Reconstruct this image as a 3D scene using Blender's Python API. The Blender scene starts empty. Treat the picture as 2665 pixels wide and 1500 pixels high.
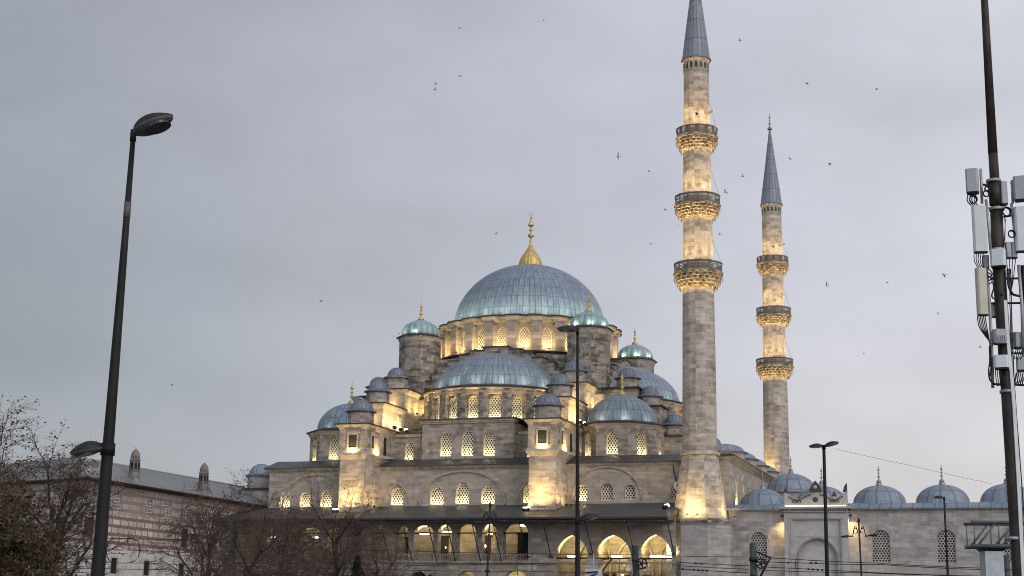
import bpy, math, random
from math import sin, cos, pi, radians as R, sqrt, atan2
from mathutils import Vector, Matrix, geometry
random.seed(7)
SC = bpy.context.scene
COL = SC.collection
# ------------------------------------------------------------------ camera
cam_d = bpy.data.cameras.new('camera'); cam = bpy.data.objects.new('camera', cam_d); COL.objects.link(cam)
PITCH, ROLL, EYE = R(12.5), R(1.0), 1.7
fw = Vector((0, cos(PITCH), sin(PITCH))); rt0 = Vector((1, 0, 0)); up0 = rt0.cross(fw)
rt = rt0*cos(ROLL) + up0*sin(ROLL); up = up0*cos(ROLL) - rt0*sin(ROLL)
cam.matrix_world = Matrix(((rt.x, up.x, -fw.x, 0), (rt.y, up.y, -fw.y, 0), (rt.z, up.z, -fw.z, EYE), (0, 0, 0, 1)))
cam_d.sensor_width = 36; cam_d.lens = 36*3931/2665; cam_d.clip_end = 6000; cam_d.clip_start = 0.5
SC.camera = cam
# ------------------------------------------------------------------ world, sun, exposure
SC.view_settings.view_transform = 'Standard'; SC.view_settings.look = 'None'
SC.cycles.filter_width = 1.0
SC.view_settings.exposure = 0.0; SC.view_settings.gamma = 1
SUN_EL, SUN_AZ = R(6), R(150)          # low behind the viewer's right shoulder, under thick cloud
def build_world():
    w = bpy.data.worlds.new('World'); SC.world = w; w.use_nodes = True
    t = w.node_tree; N = t.nodes; L = t.links
    for n in list(N): N.remove(n)
    def nd(ty, **k):
        n = N.new(ty)
        for a, b in k.items(): setattr(n, a, b)
        return n
    def mth(op, a, b=0.0, c=None, cl=False):
        n = nd('ShaderNodeMath', operation=op, use_clamp=cl)
        for i, x in enumerate((a, b) if c is None else (a, b, c)):
            if isinstance(x, (int, float)): n.inputs[i].default_value = x
            else: L.new(x, n.inputs[i])
        return n.outputs[0]
    def mrange(x, a, b, c=0.0, d=1.0):
        n = nd('ShaderNodeMapRange', interpolation_type='SMOOTHSTEP')
        L.new(x, n.inputs[0])
        for i, q in enumerate((a, b, c, d)): n.inputs[i+1].default_value = q
        return n.outputs[0]
    def mix(f, a, b, bt='MIX'):
        n = nd('ShaderNodeMix', data_type='RGBA', blend_type=bt)
        for s, x in ((0, f), (6, a), (7, b)):
            if isinstance(x, (int, float)): n.inputs[s].default_value = x
            elif isinstance(x, tuple): n.inputs[s].default_value = (*x, 1)
            else: L.new(x, n.inputs[s])
        return n.outputs[2]
    tc = nd('ShaderNodeTexCoord'); sp = nd('ShaderNodeSeparateXYZ'); L.new(tc.outputs['Generated'], sp.inputs[0])
    X, Y, Z = sp.outputs
    # broad overcast: darker blue-grey to the left, paler to the right, faint warm low on the right
    az = mrange(X, -0.36, 0.36)
    c = mix(az, SKY_L, SKY_R)
    warm = mth('MULTIPLY', mrange(Z, 0.24, 0.03), mrange(X, -0.06, 0.25))
    c = mix(mth('MULTIPLY', warm, 0.7), c, SKY_WARM)
    hor = mth('MULTIPLY', mrange(Z, 0.17, 0.04), mrange(X, -0.05, -0.30))
    c = mix(mth('MULTIPLY', hor, 0.25), c, (0.47, 0.50, 0.54))
    mp = nd('ShaderNodeMapping'); mp.inputs['Scale'].default_value = (2.2, 2.2, 5.0); L.new(tc.outputs['Generated'], mp.inputs[0])
    nz = nd('ShaderNodeTexNoise'); nz.inputs['Scale'].default_value = 1.7; nz.inputs['Detail'].default_value = 5; nz.inputs['Roughness'].default_value = .5
    L.new(mp.outputs[0], nz.inputs['Vector'])
    nz2 = nd('ShaderNodeTexNoise'); nz2.inputs['Scale'].default_value = 3.3; nz2.inputs['Detail'].default_value = 4
    L.new(mp.outputs[0], nz2.inputs['Vector'])
    cl = mth('ADD', mth('MULTIPLY', nz.outputs[0], 0.52), mth('MULTIPLY', nz2.outputs[0], 0.20))
    cl = mth('ADD', cl, 0.66)
    c = mix(1.0, c, cl, 'MULTIPLY')
    # dark bank of cloud on the left side of the sky
    bank = mth('MULTIPLY', mrange(X, -0.12, -0.34), mth('MULTIPLY', mrange(Z, 0.10, 0.16), mrange(Z, 0.33, 0.24)))
    c = mix(mth('MULTIPLY', bank, 0.38), c, (0.22, 0.25, 0.285))
    # sky behind the viewer raised in brightness as added fill for the fronts
    back = mrange(Y, 0.25, -0.7, 1.0, SKY_BACK)
    c = mix(1.0, c, back, 'MULTIPLY')
    sky = nd('ShaderNodeTexSky', sky_type='NISHITA', sun_disc=False, sun_elevation=SUN_EL, sun_rotation=SUN_AZ)
    bg1 = nd('ShaderNodeBackground'); L.new(sky.outputs[0], bg1.inputs[0]); bg1.inputs[1].default_value = 0.012
    bg2 = nd('ShaderNodeBackground'); L.new(c, bg2.inputs[0]); bg2.inputs[1].default_value = 1.0
    ad = nd('ShaderNodeAddShader'); L.new(bg1.outputs[0], ad.inputs[0]); L.new(bg2.outputs[0], ad.inputs[1])
    o = nd('ShaderNodeOutputWorld'); L.new(ad.outputs[0], o.inputs[0])
SKY_L, SKY_R, SKY_WARM, SKY_BACK = (0.328, 0.346, 0.390), (0.625, 0.63, 0.70), (0.65, 0.605, 0.59), 2.05
build_world()
sd = bpy.data.lights.new('sun', 'SUN'); sd.energy = 0.8; sd.angle = R(40); sd.color = (1, .90, .78)
sun = bpy.data.objects.new('sun', sd); COL.objects.link(sun)
_d = Vector((sin(SUN_AZ)*cos(R(25)), cos(SUN_AZ)*cos(R(25)), sin(R(25))))
sun.rotation_euler = (-_d).to_track_quat('-Z', 'Y').to_euler()

# ------------------------------------------------------------------ materials
class NT:
    def __init__(s, name):
        s.m = bpy.data.materials.new(name); s.m.use_nodes = True
        s.t = s.m.node_tree; s.N = s.t.nodes; s.L = s.t.links
        for n in list(s.N): s.N.remove(n)
        s.out = s.N.new('ShaderNodeOutputMaterial')
        s.b = s.N.new('ShaderNodeBsdfPrincipled'); s.L.new(s.b.outputs[0], s.out.inputs[0])
        s.tc = s.N.new('ShaderNodeTexCoord')
        s.uv = s.tc.outputs['UV']; s.ob = s.tc.outputs['Object']
    def put(s, sock, x):
        if isinstance(x, (int, float)): sock.default_value = x
        elif isinstance(x, tuple): sock.default_value = (*x, 1) if len(x) == 3 and sock.type == 'RGBA' else x
        else: s.L.new(x, sock)
    def math(s, op, a, b=0.0, cl=False):
        n = s.N.new('ShaderNodeMath'); n.operation = op; n.use_clamp = cl
        s.put(n.inputs[0], a); s.put(n.inputs[1], b); return n.outputs[0]
    def mix(s, f, a, b, bt='MIX'):
        n = s.N.new('ShaderNodeMix'); n.data_type = 'RGBA'; n.blend_type = bt
        s.put(n.inputs[0], f); s.put(n.inputs[6], a); s.put(n.inputs[7], b); return n.outputs[2]
    def noise(s, vec, scale, detail=5, rough=.6, mp=None):
        if mp:
            m = s.N.new('ShaderNodeMapping'); s.L.new(vec, m.inputs[0]); m.inputs['Scale'].default_value = mp; vec = m.outputs[0]
        n = s.N.new('ShaderNodeTexNoise'); s.L.new(vec, n.inputs['Vector'])
        n.inputs['Scale'].default_value = scale; n.inputs['Detail'].default_value = detail; n.inputs['Roughness'].default_value = rough
        return n.outputs[0]
    def ramp(s, f, stops):
        n = s.N.new('ShaderNodeValToRGB'); s.L.new(f, n.inputs[0]); e = n.color_ramp.elements
        while len(e) < len(stops): e.new(0.5)
        for q, (p, c) in zip(e, stops):
            q.position = p; q.color = (*c, 1) if isinstance(c, tuple) else (c, c, c, 1)
        return n.outputs[0]
    def mrange(s, f, a, b, c=0.0, d=1.0):
        n = s.N.new('ShaderNodeMapRange'); s.put(n.inputs[0], f)
        for i, q in enumerate((a, b, c, d)): n.inputs[i+1].default_value = q
        return n.outputs[0]
    def bump(s, h, st=.3, dist=.05):
        n = s.N.new('ShaderNodeBump'); s.L.new(h, n.inputs['Height']); n.inputs['Strength'].default_value = st; n.inputs['Distance'].default_value = dist
        s.L.new(n.outputs[0], s.b.inputs['Normal'])
    def fin(s, col, rough=.85, metal=0.0, spec=.3):
        s.put(s.b.inputs['Base Color'], col); s.put(s.b.inputs['Roughness'], rough); s.put(s.b.inputs['Metallic'], metal)
        s.b.inputs['Specular IOR Level'].default_value = spec
        return s.m
def stone(name, tones, bw=.95, bh=.42, stain=.5, dark=(.07, .062, .055), streak=.5, mortar=.012):
    m = NT(name)
    def brick(w, h, off, sq):
        br = m.N.new('ShaderNodeTexBrick'); m.L.new(m.uv, br.inputs['Vector'])
        br.inputs['Color1'].default_value = (0, 0, 0, 1); br.inputs['Color2'].default_value = (1, 1, 1, 1); br.inputs['Mortar'].default_value = (.3, .3, .3, 1)
        br.inputs['Scale'].default_value = 1; br.inputs['Mortar Size'].default_value = mortar; br.inputs['Mortar Smooth'].default_value = .3
        br.inputs['Brick Width'].default_value = w; br.inputs['Row Height'].default_value = h; br.offset = off; br.offset_frequency = 2; br.squash = sq; br.squash_frequency = 3
        return br
    br = brick(bw, bh, .5, .65); b2 = brick(bw*1.9, bh, .37, 1.35)
    f = m.math('ADD', m.math('MULTIPLY', br.outputs[0], .62), m.math('MULTIPLY', b2.outputs[0], .38))
    c = m.ramp(f, [(0.02, tones[0]), (.22, tones[1]), (.70, tones[2]), (1.0, tones[3])])
    n1 = m.noise(m.ob, .33, 6, .62); n2 = m.noise(m.ob, 1.0, 5, .65, (1.6, 1.6, .16)); n3 = m.noise(m.ob, 3.5, 6, .7); n4 = m.noise(m.uv, 1.0, 7, .75, (.55, 2.2, 1))
    c = m.mix(1.0, c, m.ramp(n3, [(.25, .80), (.5, 1.0), (.8, 1.10)]), 'MULTIPLY')
    band = m.math('MULTIPLY', m.ramp(n4, [(.47, 0.0), (.60, 1.0)]), m.ramp(n1, [(.34, 0.0), (.54, 1.0)]))      # soot that follows the courses
    sv = m.N.new('ShaderNodeSeparateXYZ'); m.L.new(m.uv, sv.inputs[0])
    row = m.math('FLOOR', m.math('DIVIDE', sv.outputs[1], bh)); colm = m.math('FLOOR', m.math('ADD', m.math('DIVIDE', sv.outputs[0], bw*.85), m.math('MULTIPLY', row, .37)))
    cc = m.N.new('ShaderNodeCombineXYZ'); m.L.new(colm, cc.inputs[0]); m.L.new(row, cc.inputs[1])
    wn = m.N.new('ShaderNodeTexWhiteNoise'); wn.noise_dimensions = '2D'; m.L.new(cc.outputs[0], wn.inputs[0])
    cl = m.noise(cc.outputs[0], 1.0, 3, .6, (.17, .45, 1))
    blk = m.mrange(m.math('ADD', cl, m.math('MULTIPLY', m.math('SUBTRACT', wn.outputs[0], .5), .34)), .53, .66)
    c = m.mix(m.math('MULTIPLY', m.math('MULTIPLY', blk, m.mrange(n3, .35, .6, .45, 1.0)), min(1, stain*.85)), c, dark)                      # whole blocks gone dark
    c = m.mix(m.math('MULTIPLY', m.mrange(wn.outputs[0], .93, .97), .45), c, (.55, .51, .45))   # a few pale replacement stones
    c = m.mix(m.math('MULTIPLY', band, min(1, stain*.95)), c, dark)
    c = m.mix(m.math('MULTIPLY', m.ramp(n1, [(.52, 0.0), (.80, 1.0)]), stain*.6), c, dark)
    c = m.mix(m.math('MULTIPLY', m.ramp(n2, [(.52, 0.0), (.78, 1.0)]), streak), c, dark)
    h = m.math('ADD', m.math('MULTIPLY', br.outputs[1], -.5), m.math('ADD', m.math('MULTIPLY', n3, .8), m.math('MULTIPLY', n4, .5)))
    m.bump(h, .5, .06)
    return m.fin(c, .88, 0, .2)
def lead(name, base, alt, pitch_v=1.4, rough=.5, streak=.35):
    m = NT(name)   # UV: u counts sheets round the dome, v is length down the slope in metres
    s = m.N.new('ShaderNodeSeparateXYZ'); m.L.new(m.uv, s.inputs[0])
    fu = m.math('FRACT', s.outputs[0]); v = m.math('DIVIDE', s.outputs[1], pitch_v); fv = m.math('FRACT', v)
    cx = m.N.new('ShaderNodeCombineXYZ'); m.L.new(m.math('FLOOR', s.outputs[0]), cx.inputs[0]); m.L.new(m.math('FLOOR', v), cx.inputs[1])
    wn = m.N.new('ShaderNodeTexWhiteNoise'); wn.noise_dimensions = '2D'; m.L.new(cx.outputs[0], wn.inputs[0])
    c = m.mix(wn.outputs[0], base, alt)
    n = m.noise(m.ob, .8, 6, .65); c = m.mix(m.ramp(n, [(.35, 0.0), (.75, .55)]), c, tuple(x*.62 for x in base))
    n2 = m.noise(m.uv, 3.0, 5, .7, (1.3, .22, 1)); c = m.mix(m.math('MULTIPLY', m.ramp(n2, [(.45, 0.0), (.7, 1.0)]), streak), c, (.42, .50, .50))
    du = m.math('ABSOLUTE', m.math('SUBTRACT', fu, .5)); dv = m.math('ABSOLUTE', m.math('SUBTRACT', fv, .5))
    su = m.mrange(du, .43, .48); sv = m.mrange(dv, .455, .49)
    seam = m.math('MAXIMUM', su, m.math('MULTIPLY', sv, .9))
    c = m.mix(m.math('MULTIPLY', seam, .62), c, (.035, .042, .055))
    n5 = m.noise(m.ob, 2.2, 5, .7); c = m.mix(m.math('MULTIPLY', m.ramp(n5, [(.56, 0.0), (.72, 1.0)]), .30), c, (.40, .43, .43)); c = m.mix(m.math('MULTIPLY', m.ramp(n5, [(.28, 1.0), (.42, 0.0)]), .35), c, (.05, .06, .075))
    m.bump(m.math('ADD', m.math('MULTIPLY', m.mrange(du, .34, .45), 1.0), m.math('ADD', m.math('MULTIPLY', n, .8), m.math('MULTIPLY', n5, 1.4))), .6, .05)
    return m.fin(c, rough, .15, .4)
def plain(name, col, rough=.7, metal=0.0, var=.25, scale=3.0, spec=.35, bump=.15):
    m = NT(name); n = m.noise(m.ob, scale, 5, .65)
    c = m.mix(1.0, col, m.ramp(n, [(.3, 1-var), (.7, 1+var*.5)]), 'MULTIPLY')
    if bump: m.bump(n, bump, .02)
    return m.fin(c, rough, metal, spec)
def lattice(name, white, hole, sx, sy, r, hexa=True, through=False, aspect=1.0, panel=None):
    m = NT(name); s = m.N.new('ShaderNodeSeparateXYZ'); m.L.new(m.uv, s.inputs[0])
    u = m.math('DIVIDE', s.outputs[0], sx); v = m.math('DIVIDE', s.outputs[1], sy)
    def d(ou, ov):
        a = m.math('SUBTRACT', m.math('FRACT', m.math('ADD', u, ou)), .5); b = m.math('SUBTRACT', m.math('FRACT', m.math('ADD', v, ov)), .5)
        a = m.math('ABSOLUTE', m.math('MULTIPLY', a, sx/sx)); b = m.math('ABSOLUTE', m.math('MULTIPLY', b, sy/sx*aspect))
        if hexa:   # lozenge with rounded sides
            return m.math('ADD', m.math('MULTIPLY', m.math('ADD', a, m.math('MULTIPLY', b, .75)), .6), m.math('MULTIPLY', m.math('SQRT', m.math('ADD', m.math('MULTIPLY', a, a), m.math('MULTIPLY', b, b))), .4))
        return m.math('SQRT', m.math('ADD', m.math('MULTIPLY', a, a), m.math('MULTIPLY', b, b)))
    h = m.mrange(m.math('MINIMUM', d(0, 0), d(.5, .5)), r*.92, r*1.06, 1.0, 0.0)
    if panel:
        fp = m.math('ABSOLUTE', m.math('SUBTRACT', m.math('FRACT', m.math('DIVIDE', s.outputs[0], panel[0])), .5))
        h = m.math('MULTIPLY', h, m.mrange(fp, panel[1], panel[1]+.02, 1.0, 0.0))
        h = m.math('MULTIPLY', h, m.mrange(m.math('ABSOLUTE', m.math('SUBTRACT', s.outputs[1], panel[2])), panel[3], panel[3]+.03, 1.0, 0.0))
    n = m.noise(m.ob, 2.5, 5, .7); w = m.mix(1.0, white, m.ramp(n, [(.3, .7), (.7, 1.1)]), 'MULTIPLY')
    if through:
        m.fin(w, .85, 0, .2); tr = m.N.new('ShaderNodeBsdfTransparent'); mx = m.N.new('ShaderNodeMixShader')
        m.L.new(h, mx.inputs[0]); m.L.new(m.b.outputs[0], mx.inputs[1]); m.L.new(tr.outputs[0], mx.inputs[2]); m.L.new(mx.outputs[0], m.out.inputs[0])
        return m.m
    m.bump(h, -.0 if False else .6, -.04)
    return m.fin(m.mix(h, w, hole), .8, 0, .25)
def emit(name, col, st):
    m = NT(name); m.fin((.8, .8, .8)); m.put(m.b.inputs['Emission Color'], col); m.b.inputs['Emission Strength'].default_value = st; return m.m

M = {}
M['stone'] = stone('ashlar_stone', [(.25, .218, .185), (.365, .32, .27), (.415, .365, .31), (.50, .45, .39)], .95, .38, .62)
M['stone_light'] = stone('ashlar_pale', [(.28, .245, .205), (.37, .325, .275), (.415, .365, .31), (.50, .45, .39)], 1.1, .38, .34, streak=.3)
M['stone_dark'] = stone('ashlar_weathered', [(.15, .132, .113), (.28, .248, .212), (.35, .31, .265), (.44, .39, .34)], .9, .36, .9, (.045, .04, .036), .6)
M['stone_grey'] = stone('ashlar_grey', [(.27, .255, .24), (.335, .32, .305), (.375, .36, .345), (.45, .435, .42)], 1.2, .40, .50, (.14, .132, .125), .5)
M['stone_shaft'] = stone('ashlar_shaft', [(.29, .255, .22), (.42, .375, .325), (.47, .42, .365), (.56, .51, .45)], 1.1, .40, .60, (.10, .085, .072), .4)
M['stone_gallery'] = stone('ashlar_eave_shade', [(.19, .168, .145), (.25, .222, .192), (.285, .255, .22), (.34, .31, .275)], 1.2, .38, .4, (.08, .072, .066), .4)  # base tones darkened to carry the shade under the gallery eave
M['stone_chimney'] = stone('chimney_stone', [(.12, .115, .105), (.17, .16, .15), (.21, .20, .185), (.27, .26, .24)], .5, .3, .6, (.05, .048, .045), .6)
M['cornice'] = plain('cornice_stone', (.42, .365, .30), .85, 0, .45, 1.6)
M['corbel'] = plain('corbel_stone', (.36, .30, .22), .85, 0, .95, 2.2)
M['marble'] = plain('grey_marble', (.40, .385, .375), .6, 0, .25, 1.2)
M['marble_dark'] = plain('dark_carving', (.06, .058, .06), .7)
M['lead'] = lead('lead_dome', (.145, .192, .262), (.195, .245, .31), 1.4, .55, .55)
M['lead_small'] = lead('lead_cap', (.12, .14, .185), (.16, .185, .235), .9, .45, .2)
M['lead_green'] = lead('lead_patina', (.24, .36, .38), (.30, .42, .43), 1.2, .42, .3)
M['lead_blue'] = lead('lead_court', (.165, .21, .275), (.205, .25, .31), 1.5, .5, .25)
M['spire'] = lead('lead_spire', (.175, .20, .24), (.22, .245, .285), 2.2, .5, .2)
def roof_lead():
    m = NT('lead_roof'); s = m.N.new('ShaderNodeSeparateXYZ'); m.L.new(m.ob, s.inputs[0])
    n = m.noise(m.ob, .6, 6, .7); c = m.ramp(n, [(.3, (.035, .035, .037)), (.55, (.065, .065, .067)), (.8, (.115, .11, .108))])
    f = m.math('ABSOLUTE', m.math('SUBTRACT', m.math('FRACT', m.math('MULTIPLY', s.outputs[0], 1.6)), .5)); c = m.mix(m.math('MULTIPLY', m.mrange(f, .42, .47), .6), c, (.02, .02, .025))
    m.bump(m.mrange(f, .34, .46), .6, .04); return m.fin(c, .45, .2, .4)
M['roof'] = roof_lead()
M['lead_edge'] = plain('lead_edge', (.035, .037, .042), .6, .1)
M['lead_step'] = plain('lead_step', (.07, .072, .078), .6, .1, .6, .8)
M['gold'] = plain('gilding', (.60, .44, .17), .45, .6, .4, 2.5)
M['tin'] = plain('grey_finial', (.26, .28, .31), .5, .4)
M['stucco'] = plain('stucco_border', (.70, .63, .52), .8, 0, .2, 3)
M['lat'] = lattice('stucco_lattice', (.74, .68, .57), (.022, .018, .008), .30, .46, .345)
M['lat_grey'] = lattice('grey_lattice', (.42, .40, .38), (.035, .035, .035), .27, .45, .37, False)
M['par1'] = lattice('pierced_parapet', (.17, .155, .135), (0, 0, 0), .15, .27, .31, False, True, 1.0, (1.0, .40, .42, .30))
M['par2'] = lattice('pierced_rosettes', (.15, .135, .12), (0, 0, 0), .15, .27, .35, False, True, 1.0, (1.0, .24, .42, .30))
M['grille'] = lattice('iron_grille', (.05, .055, .05), (.012, .014, .012), .2, .36, .36, False)
M['dark'] = plain('dark_opening', (.012, .012, .012), .9)
M['wood'] = plain('brown_shutter', (.055, .032, .022), .8, 0, .4)
M['iron'] = plain('black_iron', (.018, .018, .02), .55, .3)
M['pole'] = plain('dark_pole', (.012, .0125, .014), .6, .1, .6, 1.5, .25)
M['lamp_shell'] = plain('lamp_shell', (.02, .02, .022), .55, .1, .3, 3, .3)
M['lamp_under'] = plain('lamp_under', (.09, .09, .092), .5)
M['lamp_glass'] = plain('lamp_glass', (.02, .02, .022), .12, 0, .1, 3, .5)
M['tram_green'] = plain('green_steel', (.055, .075, .07), .5, .3, .3, 2)
M['tram_grey'] = plain('grey_steel', (.04, .043, .046), .55, .3, .5, 2)
M['steel_white'] = plain('painted_column', (.40, .44, .48), .5, 0, .2)
M['truss'] = plain('truss_steel', (.13, .15, .17), .5, .3)
M['mast'] = plain('mast_steel', (.045, .037, .030), .55, .3, .7, 1.2)
M['mast_grey'] = plain('galvanised', (.33, .34, .36), .45, .4, .2)
M['ant_white'] = plain('antenna_white', (.58, .63, .66), .45, 0, .12, 1.5)
M['ant_cream'] = plain('antenna_cream', (.48, .47, .38), .5, 0, .15, 1.5)
M['ant_grey'] = plain('radio_unit', (.36, .38, .42), .5, 0, .15, 2)
M['cable'] = plain('black_cable', (.012, .012, .013), .6)
M['bark'] = plain('bark', (.045, .036, .032), .9, 0, .4, 6)
M['twig'] = plain('twigs', (.10, .070, .058), .9, 0, .6, 3)
M['gull'] = plain('gull_grey', (.30, .305, .32), .8)
M['gull_white'] = plain('gull_white', (.6, .6, .6), .8)
M['tubelit'] = emit('fluorescent_tube', (1.0, .93, .78), 14.0)
M['lens'] = emit('flood_lens', (1.0, .86, .58), 9.0)
M['strip'] = emit('led_strip', (1.0, .70, .34), 1.7)
M['bulb'] = emit('bulb', (1.0, .75, .42), 12.0)
def brickwall():
    m = NT('brick_and_stone_courses'); br = m.N.new('ShaderNodeTexBrick'); m.L.new(m.uv, br.inputs['Vector'])
    br.inputs['Color1'].default_value = (.37, .335, .305, 1); br.inputs['Color2'].default_value = (.54, .515, .485, 1)
    n0 = m.noise(m.ob, 9, 4, .6); br_m = m.ramp(n0, [(.3, (.18, .115, .095)), (.7, (.25, .165, .14))]); m.L.new(br_m, br.inputs['Mortar'])
    br.inputs['Scale'].default_value = 1; br.inputs['Brick Width'].default_value = 1.35; br.inputs['Row Height'].default_value = .76
    br.inputs['Mortar Size'].default_value = .065; br.inputs['Mortar Smooth'].default_value = .05; br.squash = .75; br.squash_frequency = 2; br.offset = .4
    s = m.N.new('ShaderNodeSeparateXYZ'); m.L.new(m.ob, s.inputs[0])
    n = m.noise(m.ob, .5, 6, .65); su = m.N.new('ShaderNodeSeparateXYZ'); m.L.new(m.uv, su.inputs[0]); rough_ = m.math('MULTIPLY', m.math('SUBTRACT', m.noise(m.uv, 2.2, 4, .6), .5), .22)
    fv = m.math('FRACT', m.math('DIVIDE', su.outputs[1], .76)); bnd = m.math('MAXIMUM', m.mrange(m.math('ADD', fv, rough_), .66, .70), m.mrange(m.math('ADD', fv, rough_), .07, .03))
    bcol = m.mix(bnd, br.outputs[0], br_m); n6 = m.noise(m.ob, 2.5, 6, .7); bcol = m.mix(1.0, bcol, m.ramp(n6, [(.25, .68), (.55, 1.0), (.8, 1.12)]), 'MULTIPLY')
    up_ = m.mix(m.ramp(n, [(.35, .25), (.65, .8)]), bcol, (.27, .235, .215))     # upper zone: washed, brick and stone alike
    c = m.mix(m.mrange(s.outputs[2], 10.75, 10.95), bcol, up_)
    pl = m.ramp(m.noise(m.ob, 1.2, 6, .7), [(.3, (.34, .33, .31)), (.6, (.52, .51, .49)), (.8, (.58, .57, .55))])
    c = m.mix(m.mrange(m.math('ADD', s.outputs[2], m.math('MULTIPLY', n, .8)), 8.15, 7.95), c, pl)
    n2 = m.noise(m.ob, 1.0, 5, .65, (1, 1, .15)); c = m.mix(m.math('MULTIPLY', m.ramp(n2, [(.5, 0.0), (.75, 1.0)]), .45), c, (.09, .075, .07))
    m.bump(br.outputs[1], -.3, .03); return m.fin(c, .9, 0, .15)
M['pav_wall'] = brickwall()
def sheetroof():
    m = NT('grey_sheet_roof'); s = m.N.new('ShaderNodeSeparateXYZ'); m.L.new(m.uv, s.inputs[0])
    n = m.noise(m.ob, .5, 6, .65); c = m.ramp(n, [(.3, (.13, .132, .138)), (.7, (.215, .218, .226))])
    f = m.math('ABSOLUTE', m.math('SUBTRACT', m.math('FRACT', m.math('MULTIPLY', s.outputs[0], 1.5)), .5)); c = m.mix(m.math('MULTIPLY', m.mrange(f, .40, .46), .6), c, (.06, .06, .068))
    m.bump(m.mrange(f, .3, .46), .6, .04); return m.fin(c, .5, .2, .4)
M['sheet'] = sheetroof()
def panewin():
    m = NT('leaded_panes'); s = m.N.new('ShaderNodeSeparateXYZ'); m.L.new(m.uv, s.inputs[0])
    a = m.math('ABSOLUTE', m.math('SUBTRACT', m.math('FRACT', m.math('DIVIDE', s.outputs[0], .27)), .5)); b = m.math('ABSOLUTE', m.math('SUBTRACT', m.math('FRACT', m.math('DIVIDE', s.outputs[1], .30)), .5))
    g = m.mrange(m.math('MAXIMUM', a, b), .40, .44); return m.fin(m.mix(g, (.13, .14, .15), (.55, .55, .53)), .3, 0, .4)
M['panes'] = panewin()
def leafmat(name, c0, c1, c2):
    m = NT(name); n = m.noise(m.ob, 1.1, 3, .6); w = m.noise(m.ob, 7.0, 2, .5)
    c = m.mix(1.0, m.ramp(n, [(.3, c0), (.5, c1), (.72, c2)]), m.ramp(w, [(.3, .6), (.7, 1.35)]), 'MULTIPLY'); return m.fin(c, .8, 0, .2)
M['leaf'] = leafmat('autumn_leaves', (.105, .062, .046), (.085, .060, .036), (.052, .066, .026))
M['leaf_dry'] = leafmat('dry_leaves', (.05, .03, .022), (.075, .05, .035), (.06, .045, .03))
M['leaf_dark'] = leafmat('evergreen', (.012, .018, .012), (.018, .026, .014), (.03, .036, .02))
def ground_mat():
    m = NT('paving'); br = m.N.new('ShaderNodeTexBrick'); m.L.new(m.ob, br.inputs['Vector']); br.inputs['Scale'].default_value = 1.2
    br.inputs['Color1'].default_value = (.16, .155, .15, 1); br.inputs['Color2'].default_value = (.22, .215, .205, 1); br.inputs['Mortar'].default_value = (.07, .07, .07, 1)
    n = m.noise(m.ob, .12, 6, .6); return m.fin(m.mix(1.0, br.outputs[0], m.ramp(n, [(.3, .65), (.7, 1.1)]), 'MULTIPLY'), .8)
M['paving'] = ground_mat()
M['asphalt'] = plain('asphalt', (.05, .05, .052), .85, 0, .3, .8)
M['paint'] = plain('road_paint', (.7, .7, .68), .7, 0, .3, 2)
M['rail'] = plain('rail_steel', (.25, .24, .23), .35, .8)

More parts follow.
